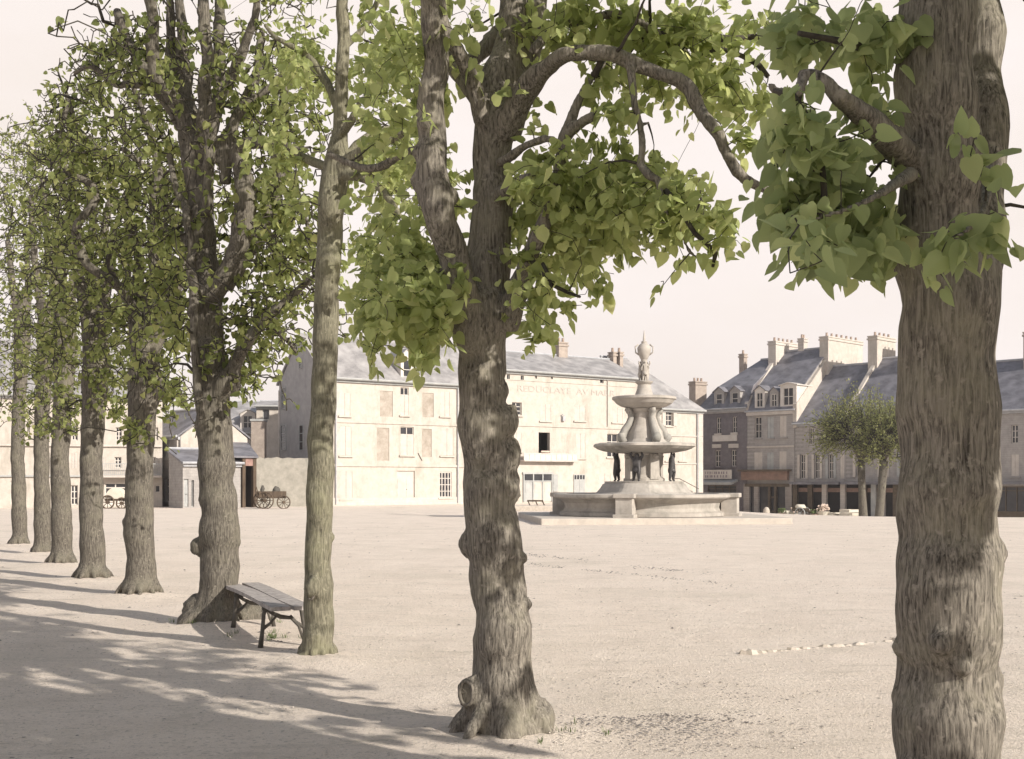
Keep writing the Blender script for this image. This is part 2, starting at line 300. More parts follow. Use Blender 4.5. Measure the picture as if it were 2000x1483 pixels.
def house(fc, label, holes_px, depth, z0, ze, prof, wallm, roofm, name='townhouse', group=None, insL=0, insR=0, courses=(), over=.25, cat='house', gabm=None):
    """prof: roof profile from front eave to back eave as (depth behind the facade, height)"""
    root = thing(name, (fc.A.x, fc.A.y, z0), label, cat, group); Z = Vector((0, 0, 1))
    holes = []
    for h in holes_px:
        a, b, c, d = fc.rect(*h[:4]); holes.append([max(a, .05), min(b, fc.W - .05), max(c, z0 + .02), min(d, ze - .06)] + list(h[4:]))
    m = MB(); wall(m, fc, 0, fc.W, z0, ze, [h for h in holes if h[4] != 'plate'])
    # side and back walls, following the roof profile unless that end is hipped
    for (u, hip) in ((0, insL), (fc.W, insR)):
        pr = [(0, ze), (depth, ze)] if hip else [(max(0, min(depth, a)), b - .05) for a, b in prof]
        poly = [fc.pt(u, z0, 0)] + [fc.pt(u, b, -a) for a, b in pr] + [fc.pt(u, z0, -depth)]
        if abs(pr[0][1] - ze) > .2 or pr[0][0] > .01: poly.insert(1, fc.pt(u, ze, 0))
        m.add(poly, [tuple(range(len(poly)))])
    m.add([fc.pt(0, z0, -depth), fc.pt(fc.W, z0, -depth), fc.pt(fc.W, ze, -depth), fc.pt(0, ze, -depth)], [(0, 1, 2, 3)])
    wl = m.build('wall', M[wallm], root)
    # roof
    top = [(a + (-over if i == 0 else over if i == len(prof) - 1 else 0), b) for i, (a, b) in enumerate(prof)]
    zr = max(b for a, b in prof); m = MB(); vs = []; th = .12
    def ends(b, a):
        k = 0 if zr == ze else (b - ze) / (zr - ze); return (-.12 if not insL else -.2 + k * insL), (fc.W + .12 if not insR else fc.W + .2 - k * insR)
    for dz in (0, -th):
        for (a, b) in top:
            l0, r0 = ends(b, a); vs += [fc.pt(l0, b + dz, -a), fc.pt(r0, b + dz, -a)]
    n = len(top); fs = []
    for i in range(n - 1): fs += [(2*i, 2*i+1, 2*i+3, 2*i+2), (2*n+2*i, 2*n+2*i+2, 2*n+2*i+3, 2*n+2*i+1)]
    fs += [(0, 2*n, 2*n+1, 1), (2*n-2, 2*n-1, 4*n-1, 4*n-2)]
    for s in (0, 1):
        ring = [2*i+s for i in range(n)]; hip = insL if s == 0 else insR
        if hip: fs.append(tuple(ring))
        for i in range(n - 1): fs.append((2*i+s, 2*i+2+s, 2*n+2*i+2+s, 2*n+2*i+s))
    m.add(vs, fs); roof = m.build('roof', M[roofm], root)
    ir = max(range(n), key=lambda i: top[i][1]); l0, r0 = ends(top[ir][1], 0)
    mm = MB(); mm.tube([fc.pt(l0, top[ir][1] + .03, -top[ir][0]), fc.pt(r0, top[ir][1] + .03, -top[ir][0])], .09, 6); mm.build('ridge_tile', M['zinc'], roof)
    g = MB(); g.tube([fc.pt(-.1, ze - .05, over + .05), fc.pt(fc.W + .1, ze - .05, over + .05)], .08, 6); g.box(fc.pt(fc.W / 2, ze - .17, .06), (fc.U, fc.N, Z), (fc.W / 2, .08, .09)); g.build('gutter', M['zinc'] if wallm != 'cream' else M['shut_g'], root)
    for (zc, hh, off, mt) in courses:
        MB().box(fc.pt(fc.W / 2, zc, off / 2), (fc.U, fc.N, Z), (fc.W / 2, off / 2 + .01, hh / 2)).build('string_course', M[mt], root)
    for h in holes:
        a, b, c, d, kind = h[:5]; cu, cz, wd, ht = (a + b) / 2, (c + d) / 2, b - a, d - c; q = fc.pt(cu, cz, -.16); arg = h[5] if len(h) > 5 else None
        if kind == 'glass': window(root, 'window', q, fc.U, fc.N, wd, ht, 2, 3)
        elif kind == 'small': window(root, 'window', q, fc.U, fc.N, wd, ht, 1, 1, arg or 'shut_g')
        elif kind == 'grid': window(root, 'window', fc.pt(cu, cz, -.08), fc.U, fc.N, wd, ht, 4, 4, fw=.07)
        elif kind == 'shut': shutters(root, fc.pt(cu, cz, -.035), fc.U, fc.N, wd, ht, arg or 'shut')
        elif kind == 'half': window(root, 'window', fc.pt(cu, d - ht * .14, -.1), fc.U, fc.N, wd, ht * .28, 2, 1, 'shut'); shutters(root, fc.pt(cu, cz - ht * .14, -.035), fc.U, fc.N, wd, ht * .72, 'shut')
        elif kind == 'openshut':
            window(root, 'window', q, fc.U, fc.N, wd, ht, 2, 3)
            for s in (-1, 1): shutters(root, fc.pt(cu + s * (wd * .78), cz, .05), fc.U, fc.N, wd * .5, ht, arg or 'shut_g', 1)
        elif kind == 'door':
            dr = MB().box(fc.pt(cu, cz, -.12), (fc.U, fc.N, Z), (wd / 2 - .01, .03, ht / 2 - .01))
            for s in (-1, 1):
                for zz in (-.25, .12): dr.box(fc.pt(cu + s * wd * .25, cz + zz * ht, -.085), (fc.U, fc.N, Z), (wd * .19, .012, ht * .15))
            dd = dr.build('door', M[arg or 'shut'], root); MB().ball(fc.pt(cu + wd * .08, cz - ht * .05, -.07), .035, 6).build('handle', M['iron'], dd)
        elif kind == 'blind': MB().box(fc.pt(cu, cz, -.07), (fc.U, fc.N, Z), (wd / 2, .03, ht / 2)).build('blocked_window', M['blind'], root)
        elif kind == 'shop':
            f = MB(); nn = max(2, round(wd / .8)); f.box(fc.pt(cu, c + .25, -.12), (fc.U, fc.N, Z), (wd / 2, .06, .25))
            f.box(fc.pt(cu, d - .3, -.1), (fc.U, fc.N, Z), (wd / 2, .04, .03)); f.box(fc.pt(cu, d - .04, -.1), (fc.U, fc.N, Z), (wd / 2, .04, .04))
            for i in range(nn + 1): f.box(fc.pt(a + .03 + (wd - .06) * i / nn, cz + .25, -.1), (fc.U, fc.N, Z), (.03, .042, ht / 2 - .25))
            fo = f.build('shop_window', M[arg or 'woodshop'], root); MB().box(fc.pt(cu, cz + .25, -.13), (fc.U, fc.N, Z), (wd / 2, .01, ht / 2 - .26)).build('pane', M['glass'], fo)
        if kind in ('glass', 'shut', 'openshut', 'half', 'grid') and wd > .5:
            MB().box(fc.pt(cu, c - .06, .04), (fc.U, fc.N, Z), (wd / 2 + .1, .07, .05)).build('sill', M[wallm], root)
    return root, roof
def chimney(roof, fc, u, g, wu, wg, zb, zt, mat='cream', pots=2):
    Z = Vector((0, 0, 1)); m = MB(); c = fc.pt(u, 0, -g)
    m.box(c + Z * (zb + zt) / 2, (fc.U, fc.N, Z), (wu / 2, wg / 2, (zt - zb) / 2)); m.box(c + Z * (zt - .16), (fc.U, fc.N, Z), (wu / 2 + .07, wg / 2 + .07, .07)); m.box(c + Z * (zt + .05), (fc.U, fc.N, Z), (wu / 2 + .05, wg / 2 + .05, .05))
    o = m.build('chimney', M[mat], roof); big = wg > wu
    for i in range(pots):
        s = ((i + .5) / pots - .5) * (max(wu, wg) - .1); q = c + (fc.N if big else fc.U) * s
        MB().lathe(q + Z * (zt + .1), [(.11, 0), (.09, .3), (.11, .32)], 8).build('chimney_pot', M['pot'], o)
    return o
def dormer(root, fc, u, zb, g0, wd, ht, dp, roofm, wallm='white', pointed=.5, nx=2):
    Z = Vector((0, 0, 1)); m = MB(); front = -g0
    holes = [(u - wd * .3, u + wd * .3, zb + ht * .12, zb + ht * .85)]
    wall(m, fc, u - wd / 2, u + wd / 2, zb, zb + ht, holes, .12, front)
    for s in (-1, 1): m.add([fc.pt(u + s * wd / 2, zb, front), fc.pt(u + s * wd / 2, zb + ht, front), fc.pt(u + s * wd / 2, zb + ht, front - dp), fc.pt(u + s * wd / 2, zb, front - dp)], [(0, 1, 2, 3)])
    if pointed: m.add([fc.pt(u - wd / 2, zb + ht, front), fc.pt(u + wd / 2, zb + ht, front), fc.pt(u, zb + ht + pointed, front)], [(0, 1, 2)])
    o = m.build('dormer', M[wallm], root)
    h = holes[0]; window(o, 'window', fc.pt((h[0] + h[1]) / 2, (h[2] + h[3]) / 2, front - .06), fc.U, fc.N, h[1] - h[0], h[3] - h[2], nx, 2, fw=.04)
    r = MB(); e = .12
    for s in (-1, 1):
        a = fc.pt(u + s * (wd / 2 + e), zb + ht - .03, front + e); b = fc.pt(u, zb + ht + pointed + .06, front + e); c = fc.pt(u, zb + ht + pointed + .06, front - dp); d = fc.pt(u + s * (wd / 2 + e), zb + ht - .03, front - dp)
        dn = Vector((0, 0, -.07)); r.add([a, b, c, d, a + dn, b + dn, c + dn, d + dn], [(0, 1, 2, 3), (4, 7, 6, 5), (0, 4, 5, 1), (3, 2, 6, 7), (0, 3, 7, 4)])
    r.build('dormer_roof', M[roofm], o)
    return o
# ---------------------------------------------------------------- tree bases first (they raise small mounds in the ground)
TB = dict(near=(P(1852,940,4.55).x, 4.55), three=(P(985,940,7.15).x, 7.15), thin=(P(620,940,10.2).x, 10.2), bench=(P(425,940,12.6).x, 12.6),
          e=(P(275,940,15.9).x, 15.9), f=(P(180,940,18.4).x, 18.4), g=(P(121,940,21.7).x, 21.7), h=(P(84,940,25.0).x, 25.0), i=(P(38,940,28.3).x, 28.3), back=(3.28, 2.57))
for k, v in TB.items(): MOUNDS.append((v[0], v[1], .07, .55))
MOUNDS.append((-2.5, 11.7, .05, .9))
# ---------------------------------------------------------------- ground
def warp(a, b, n, c, s):
    t = np.linspace(np.arcsinh((a - c) / s), np.arcsinh((b - c) / s), n); return c + s * np.sinh(t)
gx = warp(-260, 260, 330, -.5, 3.2); gy = warp(-25, 420, 400, 8, 4.0)
vs = []
for y in gy:
    for x in gx:
        d = math.hypot(x, y - 8); k = max(0, 1 - d / 60)
        n1 = noise.noise(Vector((x * .9, y * .9, 0))) * .022 + noise.noise(Vector((x * 3.5, y * 3.5, 2))) * .009 + noise.noise(Vector((x * 11, y * 11, 5))) * .004
        vs.append((x, y, gz(x, y) + n1 * k))
nx = len(gx); fs = [(j * nx + i, j * nx + i + 1, (j + 1) * nx + i + 1, (j + 1) * nx + i) for j in range(len(gy) - 1) for i in range(nx - 1)]
def sandmat():
    m, t, b = nodes('trodden_sandy_ground', .95); n = t.nodes.new; l = t.links.new; b.inputs['Specular IOR Level'].default_value = .1
    tc = n('ShaderNodeTexCoord')
    def nz(s, det=8, ro=.65, st=(1, 1, 1), w=0):
        mp = n('ShaderNodeMapping'); mp.inputs['Scale'].default_value = st; l(tc.outputs['Object'], mp.inputs[0]); q = n('ShaderNodeTexNoise'); q.inputs['Scale'].default_value = s; q.inputs['Detail'].default_value = det; q.inputs['Roughness'].default_value = ro; q.inputs['Distortion'].default_value = w; l(mp.outputs[0], q.inputs[0]); return q.outputs[0]
    def ramp(src, a, b_, c1, c2):
        r = n('ShaderNodeValToRGB'); r.color_ramp.elements[0].position = a; r.color_ramp.elements[1].position = b_; r.color_ramp.elements[0].color = rgba(c1); r.color_ramp.elements[1].color = rgba(c2); l(src, r.inputs[0]); return r.outputs[0]
    base = ramp(nz(1.1), .3, .7, (.70, .605, .52), (.80, .705, .615))
    def over(bs, src, a, b_, c, k=1.0):
        f = ramp(src, a, b_, (0, 0, 0), (k, k, k)); x = n('ShaderNodeMixRGB'); l(f, x.inputs[0]); l(bs, x.inputs[1]); x.inputs[2].default_value = rgba([q * 1.22 for q in c]); return x.outputs[0]
    o = over(base, nz(.35, 6, .7), .52, .72, (.45, .40, .33), .6)
    o = over(o, nz(3.0, 8, .8, (.30, 1.5, 1)), .56, .68, (.34, .30, .25), .6)
    o = over(o, nz(.9, 9, .8, (.4, 2.2, 1), .5), .55, .66, (.40, .355, .30), .5)      # trodden streaks
    o = over(o, nz(28, 4, .6), .56, .66, (.28, .25, .22), .6)
    o = over(o, nz(9, 8, .85, (.6, 1.3, 1)), .56, .66, (.40, .36, .31), .6)
    o = over(o, nz(60, 3, .6), .62, .68, (.78, .72, .66), .8)
    o = over(o, nz(120, 2, .5), .58, .64, (.30, .27, .24), .4)
    o = over(o, nz(1.7, 9, .85), .55, .62, (.47, .415, .355), .7)
    l(o, b.inputs['Base Color'])
    h = n('ShaderNodeMath'); h.operation = 'ADD'; l(nz(7, 8, .75), h.inputs[0]); l(nz(45, 6, .7), h.inputs[1])
    bp = n('ShaderNodeBump'); bp.inputs['Strength'].default_value = 1.0; bp.inputs['Distance'].default_value = .025; l(h.outputs[0], bp.inputs['Height']); l(bp.outputs[0], b.inputs['Normal'])
    return m
M['sand'] = sandmat()
g = MB(); g.v = vs; g.f = fs; g.m = [0] * len(fs)
tag(g.build('ground', M['sand'], smooth=True), 'pale trodden sandy ground of the square', kind='structure')

# ---------------------------------------------------------------- the white houses across the square
def along(A, D, px):
    k = (px - CX) / F; t = (k * A[1] - A[0]) / (D[0] - k * D[1]); return Vector((A[0] + D[0] * t, A[1] + D[1] * t))
WD = Vector((11.91, 8.5)).normalized(); A0 = PT(985, 81.5)
W = Fac(along(A0, WD, 630), A0); C = Fac(A0, along(A0, WD, 1248)); K = Fac(C.A.xy + C.U.xy * C.W, along(A0, WD, 1372))
holes = [(663,684,768,812,'shut'),(742,767,764,814,'blind'),(782,798,757,811,'half'),(825,847,768,815,'blind'),(860,878,765,813,'shut'),
         (664,686,833,890,'shut'),(736,760,836,900,'blind'),(782,808,834,889,'half'),(824,843,838,893,'blind'),(861,885,836,890,'shut'),
         (775,810,920,986,'door'),(858,882,922,972,'grid'),(664,688,920,975,'shut'),(908,930,765,813,'shut'),(908,930,836,890,'shut'),(905,935,920,985,'door')]
wr, roof = house(W, 'tall cream house with steep slate roof, patched walls and one white dormer', holes, 6.4, -.3, 8.05,
     [(0, 8.05), (3.2, 11.1), (6.4, 8.05)], 'cream', 'slate', courses=[(5.3, .12, .05, 'cream'), (2.55, .14, .06, 'cream'), (.25, .5, .05, 'cream2')])
u, z = W.uv(797, 750); dormer(roof, W, u, 8.0, .12, .95, 1.75, 2.2, 'slate', 'white', .45, 1)
for px, py in ((672, 704), (705, 702)):
    u, z = W.uv(px, py); MB().box(W.pt(u, z + .05, -1.6), (W.U, W.N, Vector((0,0,1))), (.16, .2, .08)).build('roof_vent', M['zinc'], roof)
for px in (655, 893):   # rainwater pipes
    u, z = W.uv(px, 800); MB().tube([W.pt(u, .1, .1), W.pt(u, 7.9, .1)], .045, 8).build('downpipe', M['zinc'], wr)
MB().tube([W.pt(W.uv(816, 860)[0], 3.4, .04), W.pt(W.uv(824, 900)[0], 2.9, .04)], .02, 5).build('wall_tie', M['iron'], wr)
# gable overlay in grey stone tone, the wall's shade deepened in its colour
m = MB(); Gp = [W.A + W.N * .02]; ex = W.U * -.02
pg = [(.0, -.2), (.0, 7.95), (3.2, 11.0), (6.4, 7.95), (6.4, -.2)]; n_ = len(pg)
m.add([W.pt(-.02, z, -g_) for g_, z in pg] + [W.pt(-.0, z, -g_) for g_, z in pg], [tuple(range(n_)), tuple(range(n_, 2 * n_))[::-1]] + [(i, n_ + i, n_ + (i + 1) % n_, (i + 1) % n_) for i in range(n_)])
m.build('gable_facing', M['gable'], wr)
G = Fac(W.A.xy - W.N.xy * 6.4, W.A.xy)
for r in ((551,559,757,800),(550,560,830,880),(586,594,830,880),(585,591,706,720)):
    a, b, c, d = G.rect(*r); o = window(wr, 'window', G.pt((a+b)/2, (c+d)/2, .05), G.U, G.N, max(.4, b-a), d-c, 1, 3, 'shut_g', label='narrow window in the shaded gable')
MB().tube([G.pt(.06, 0, .05), G.pt(.06, 7.6, .05)], .06, 8).build('downpipe', M['white'], wr)
# central block
holes = [(990,996,732,742,'small'),(1017,1023,734,743,'small'),(1045,1049,732,740,'small'),(1076,1080,733,741,'small'),(1172,1179,737,749,'small'),
         (1000,1019,786,811,'glass'),(1055,1076,790,822,'shut'),(1122,1143,792,822,'shut'),(1196,1216,797,825,'shut'),
         (1000,1018,845,882,'shut'),(1052,1074,845,885,'open'),(1125,1143,847,895,'shut'),(1186,1208,848,893,'glass'),
         (1022,1076,926,978,'plate'),(1120,1142,927,962,'plate'),(1170,1192,925,965,'shut')]
cr_, roofc = house(C, 'long cream house with tiny attic openings and faded painted lettering under the eaves', holes, 7.5, -.5, 9.27,
     [(0, 9.27), (3.6, 11.0), (7.5, 9.2)], 'cream', 'slate', courses=[(5.45, .1, .05, 'cream'), (8.6, .05, .03, 'cream')])
Zv = Vector((0, 0, 1))
a, b, c, d = C.rect(1022, 1077, 926, 980); f = MB()     # big shop door: transom lights over boarded leaves
f.box(C.pt((a+b)/2, d+.06, .06), (C.U, C.N, Zv), ((b-a)/2+.1, .06, .07))
for i in range(4): f.box(C.pt(a+(b-a)*i/3, (c+d)/2, .05), (C.U, C.N, Zv), (.045, .05, (d-c)/2))
f.box(C.pt((a+b)/2, d-.5, .05), (C.U, C.N, Zv), ((b-a)/2, .052, .04)); fo = f.build('shop_door_frame', M['shut_g'], cr_)
MB().box(C.pt((a+b)/2, d-.25, .02), (C.U, C.N, Zv), ((b-a)/2, .02, .22)).build('pane', M['glass'], fo)
for i in range(3):
    q = MB(); cu = a+(b-a)*(i+.5)/3; q.box(C.pt(cu, (c+d-.5)/2, .02), (C.U, C.N, Zv), ((b-a)/6-.05, .022, (d-c-.5)/2))
    q.box(C.pt(cu, c+.95, .05), (C.U, C.N, Zv), ((b-a)/6-.15, .012, .3)); q.build('door_leaf', M['shut' if i else 'shut_g'], cr_)
a, b, c, d = C.rect(1079, 1089, 927, 960); shutters(cr_, C.pt((a+b)/2, (c+d)/2, .06), C.U, C.N, b-a, d-c, 'shut_g', 1)
a, b, c, d = C.rect(1120, 1142, 927, 963); window(cr_, 'window', C.pt((a+b)/2, d-.2, .03), C.U, C.N, b-a, .4, 4, 1, 'shut_g'); shutters(cr_, C.pt((a+b)/2, (c+d-.4)/2, .03), C.U, C.N, b-a, d-c-.4, 'shut_g')
a, b, c, d = C.rect(1016, 1121, 887, 902)
MB().box(C.pt((a+b)/2, c+.05, .25), (C.U, C.N, Zv), ((b-a)/2, .25, .05)).build('balcony_slab', M['cream2'], cr_)
q = MB(); q.box(C.pt((a+b)/2, d, .46), (C.U, C.N, Zv), ((b-a)/2, .025, .03))
for i in range(11): q.box(C.pt(a+(b-a)*i/10, (c+d)/2+.05, .46), (C.U, C.N, Zv), (.02, .02, (d-c)/2))
q.box(C.pt((a+b)/2, (c+d)/2+.04, .44), (C.U, C.N, Zv), ((b-a)/2, .012, (d-c)/2-.05)); q.build('balcony_parapet', M['white'], cr_)
def textobj(name, s, c, U, Nn, size, mat, parent, width=None, depth=.006):
    cu = bpy.data.curves.new(name, 'FONT'); cu.body = s; cu.size = size; cu.align_x = 'CENTER'; cu.align_y = 'CENTER'; cu.extrude = depth
    o = bpy.data.objects.new(name, cu); col.objects.link(o); dg = bpy.context.evaluated_depsgraph_get(); me = bpy.data.meshes.new_from_object(o.evaluated_get(dg)); bpy.data.objects.remove(o)
    xs = [v.co.x for v in me.vertices]; sx = width / (max(xs) - min(xs)) if width else 1
    Mx = Matrix((( U.x * sx, 0, Nn.x, c.x), (U.y * sx, 0, Nn.y, c.y), (0, 1, 0, c.z), (0, 0, 0, 1))); me.transform(Mx); me.materials.clear(); me.materials.append(mat)
    return link(name, me, parent)
a, z0_ = C.uv(1006, 762); b, z1_ = C.uv(1204, 772)
textobj('painted_lettering', 'REDUCLAYE  AV MARR', C.pt((a+b)/2, (z0_+z1_)/2+.1, .02), C.U, C.N, .62, M['letter'], cr_, (b-a)*.96)
u, z = C.uv(1099, 818); q = MB(); q.box(C.pt(u, z, .1), (C.U, C.N, Zv), (.12, .1, .17)); q.tube([C.pt(u-.15, z+.12, 0), C.pt(u-.15, z+.32, .15), C.pt(u, z+.2, .2)], .03, 5); q.build('wall_lantern', M['zinc'], cr_)
u, z = C.uv(1186, 800); MB().tube([C.pt(u, 5.6, .07), C.pt(u, 9.1, .07)], .04, 6).build('downpipe', M['shut'], cr_)
u, z = C.uv(1063, 884); q = MB()                        # something pale airing in the open window, and flower pots
for i in range(7): q.ball(C.pt(u-.3+i*.1, z+.05, .12), .09, 6, lump=.6)
q.build('window_flowers', M['flower'], cr_)
for px0, px1, top in ((1102, 1123, 668), (1211, 1219, 687), (1224, 1232, 687)):
    d = 88; u = C.uv((px0+px1)/2, 700)[0]; g_ = 3.6; q = C.pt(u, 0, -g_); u -= (q.x - (((px0+px1)/2-CX)/F)*q.y) * .9
    chimney(roofc, C, u, g_, (px1-px0)/F*q.y*1.05, .6, 10.4, H+(CY-top)/F*q.y, 'brick', 1 if px1-px0 < 12 else 2)
# corner block with the lower eave and a hipped end
holes = [(1300,1314,798,832,'openshut','shut'),(1262,1276,798,832,'shut'),(1326,1340,872,900,'shut'),(1300,1313,872,900,'shut'),(1320,1352,910,960,'plate')]
kr, roofk = house(K, 'cream corner house with low eaves and hipped slate roof beside the dark street', holes, 9.0, -1.5, 7.1,
     [(0, 7.1), (4.4, 11.3), (9, 7.1)], 'cream', 'slate', insR=4.2, courses=[(5.05, .09, .06, 'cream2'), (2.9, .09, .05, 'cream2')])
MB().box(K.pt(K.W-.25, 2.8, .03), (K.U, K.N, Zv), (.25, .04, 4.25)).build('quoin', M['cream2'], kr)
MB().tube([K.pt(K.W-.62, -.9, .1), K.pt(K.W-.62, 6.9, .1)], .05, 8).build('downpipe', M['zinc'], kr)
u0, z_0 = K.uv(1318, 935); u1, z_1 = K.uv(1356, 955); MB().tube([K.pt(u0, z_0, .5), K.pt(u1, z_1, .5)], .03, 6).tube([K.pt(u0, z_0, .5), K.pt(u0, z_0, 0)], .03, 6).build('hand_rail', M['iron'], kr)
q = K.pt(0, 0, -8.0); uu = 1363/1.0; px = (1363-CX)/F; t = (px*q.y - q.x)/(K.U.x - px*K.U.y)
chimney(roofk, K, t, 8.0, 1.35, .8, 7.2, H+(CY-748)/F*(q.y+K.U.y*t), 'brick', 3)

# ---------------------------------------------------------------- the shaded row on the right
RD = Vector((.7, -.714)).normalized(); RA = PT(1368, 100.4)
def RF(p0, p1): return Fac(along(RA, RD, p0), along(RA, RD, p1))
R1 = RF(1368, 1459)
holes = [(1399,1408,816,847,'glass'),(1430,1439,814,845,'glass'),(1396,1407,880,912,'glass'),(1428,1438,879,911,'glass'),(1382,1438,948,1010,'shop')]
r1, ro1 = house(R1, 'dark stone house with slate mansard, two dormers and a white lettered fascia', holes, 9, -1.9, 7.65,
     [(0, 7.65), (.75, 9.5), (4.6, 12.0), (8.2, 9.5), (9, 7.65)], 'brickgrey', 'slate_d', insL=3.2, courses=[(7.35, .22, .12, 'grey_stone')])
for pc in (1405, 1436): u = R1.uv(pc, 780)[0]; dormer(ro1, R1, u, 7.75, -.05, 1.0, 1.35, 1.6, 'slate_d', 'grey_stone', .35, 1)
a, b, c, d = R1.rect(1393, 1440, 850, 862); MB().box(R1.pt((a+b)/2, (c+d)/2, .06), (R1.U, R1.N, Zv), ((b-a)/2, .05, (d-c)/2)).build('sign_board', M['white'], r1)
a, b, c, d = R1.rect(1379, 1434, 918, 936); sb = MB().box(R1.pt((a+b)/2, (c+d)/2, .35), (R1.U, R1.N, Zv), ((b-a)/2, .04, (d-c)/2)).build('sign_board', M['white'], r1, label='white fascia board with faint lettering')
q = MB(); random.seed(3)
for row, y in ((0, .68), (1, .30)):
    x = a + .25
    while x < b - .35:
        wd = random.uniform(.06, .15); q.box(R1.pt(x, c+(d-c)*y, .395), (R1.U, R1.N, Zv), (wd*.5, .006, (d-c)*.13)); x += wd + random.uniform(.07, .2)
q.build('lettering', M['ink'], sb)
for (x0, x1, y0, y1) in ((1392,1409,868,875),(1424,1443,867,875),(1396,1410,847,851),(1428,1441,845,850)):
    a, b, c, d = R1.rect(x0, x1, y0, y1); MB().box(R1.pt((a+b)/2, (c+d)/2, .05), (R1.U, R1.N, Zv), ((b-a)/2, .06, (d-c)/2)).build('lintel', M['cream2'], r1)
a, b, c, d = R1.rect(1374, 1442, 937, 946); MB().box(R1.pt((a+b)/2, (c+d)/2, .5), (R1.U, (R1.N*.9-Zv*.25), Zv), ((b-a)/2, .5, (d-c)/2*.5)).build('awning', M['shut_g'], r1)
chimney(ro1, R1, .9, 5.0, .5, .5, 10.5, 12.6, 'brick', 1)
R2 = RF(1459.5, 1552)
holes = [(1474,1487,815,856,'glass'),(1499,1511,815,856,'shut','shut_g'),(1523,1536,813,854,'shut'),(1473,1489,884,918,'shut','shut'),(1498,1511,884,918,'shut','shut_g'),(1522,1536,882,917,'shut'),(1458,1541,943,1002,'plate')]
r2, ro2 = house(R2, 'grey stone house with three roof dormers and a brown shop front', holes, 10, -1.9, 7.3,
     [(0, 7.3), (.7, 8.9), (5.2, 12.6), (9.3, 8.9), (10, 7.3)], 'grey_stone', 'slate_d', courses=[(7.05, .25, .16, 'cream2'), (4.35, .12, .08, 'cream2')], over=.15)
for pc, w_, rf, hh in ((1484, .95, .35, 1.6), (1512, .8, .35, 1.4), (1540, 1.5, .12, 1.9)): u = R2.uv(pc, 780)[0]; dormer(ro2, R2, u, 7.4, -.02, w_, hh, 2.2, 'slate_d' if rf > .2 else 'white', 'white' if pc != 1512 else 'grey_stone', rf, 2)
a, b, c, d = R2.rect(1444, 1542, 921, 938)
MB().box(R2.pt((a+b)/2+.2, (c+d)/2, .2), (R2.U, R2.N, Zv), ((b-a)/2-.2, .16, (d-c)/2)).build('shop_fascia', M['brown'], r2)
MB().box(R2.pt((a+b)/2+.2, d+.08, .25), (R2.U, R2.N, Zv), ((b-a)/2, .3, .07)).build('shop_cornice', M['woodshop'], r2)
a, b, c, d = R2.rect(1458, 1545, 945, 1001); c = -1.5
MB().box(R2.pt((a+b)/2, (c+d)/2, .02), (R2.U, R2.N, Zv), ((b-a)/2, .015, (d-c)/2)).build('shop_glass_or_dark', M['glass'], r2)
for px, w_ in ((1461, .28), (1480, .22), (1505, .1), (1517, .1), (1543, .3)):
    u = R2.uv(px, 980)[0]; MB().box(R2.pt(u, (c+d)/2, .12), (R2.U, R2.N, Zv), (w_, .12, (d-c)/2)).build('pilaster', M['brown_stone'] if w_ > .15 else M['woodshop'], r2)
for zz in (-.9, .25): MB().box(R2.pt(R2.uv(1511, 980)[0], zz, .12), (R2.U, R2.N, Zv), (.45, .05, .07)).build('glazing_bar', M['woodshop'], r2)
MB().box(R2.pt((a+b)/2, d-.12, .14), (R2.U, R2.N, Zv), ((b-a)/2, .12, .12)).build('shop_lintel', M['woodshop'], r2)
# party walls with their stacks
def party(root, fc, u, pts, th, mat, name='party_wall'):
    m = MB(); n = len(pts); vs = [fc.pt(u + s, z, -g_) for s in (-th / 2, th / 2) for (g_, z) in pts]
    m.add(vs, [tuple(range(n))[::-1], tuple(range(n, 2 * n))] + [(i, (i + 1) % n, n + (i + 1) % n, n + i) for i in range(n)]); return m.build(name, M[mat], root)
party(r1, R1, R1.W + .02, [(-.12, 7.2), (-.12, 8.0), (3.2, 11.2), (4.6, 12.5), (8.6, 9.6), (8.6, 7.2)], .34, 'cream2')
chimney(ro1, R1, R1.W + .05, 5.3, .75, 3.4, 9.5, 13.3, 'cream2', 5)
party(r2, R2, R2.W + .1, [(-.15, 5.8), (-.15, 7.7), (4.0, 11.2), (5.2, 13.0), (9.6, 9.4), (9.6, 5.8)], .34, 'cream')
chimney(ro2, R2, R2.W + .12, 7.0, .8, 5.6, 7.5, 13.35, 'cream', 7)
chimney(ro2, R2, R2.W * .42, 5.4, .55, .6, 11.8, 13.5, 'cream2', 2)
R3 = RF(1553, 1652)
holes = [(1580,1589,836,868,'glass'),(1622,1632,838,870,'glass'),(1563,1573,888,935,'openshut','shut'),(1591,1601,888,935,'openshut','shut'),(1618,1628,888,935,'openshut','shut_g'),(1641,1649,888,935,'shut','shut'),(1554,1650,945,1010,'plate')]
r3, ro3 = house(R3, 'lower grey house with rows of slatted shutters over dark shop openings', holes, 10, -1.9, 6.15,
     [(0, 6.15), (5, 11.0), (10, 6.15)], 'grey_stone', 'slate_d')
R4 = RF(1652.5, 1790)
holes = [(1680,1690,832,866,'glass'),(1730,1741,830,866,'glass'),(1765,1776,829,864,'glass'),(1672,1683,885,932,'openshut','shut'),(1720,1731,885,932,'openshut','shut'),(1758,1769,885,932,'openshut','shut_g'),(1655,1788,947,1012,'plate')]
r4, ro4 = house(R4, 'grey shop house with pale posts along its ground floor, between the two round tree trunks', holes, 10, -1.9, 6.6,
     [(0, 6.6), (5, 11.3), (10, 6.6)], 'grey_stone', 'slate_d')
R5 = RF(1791, 2040)
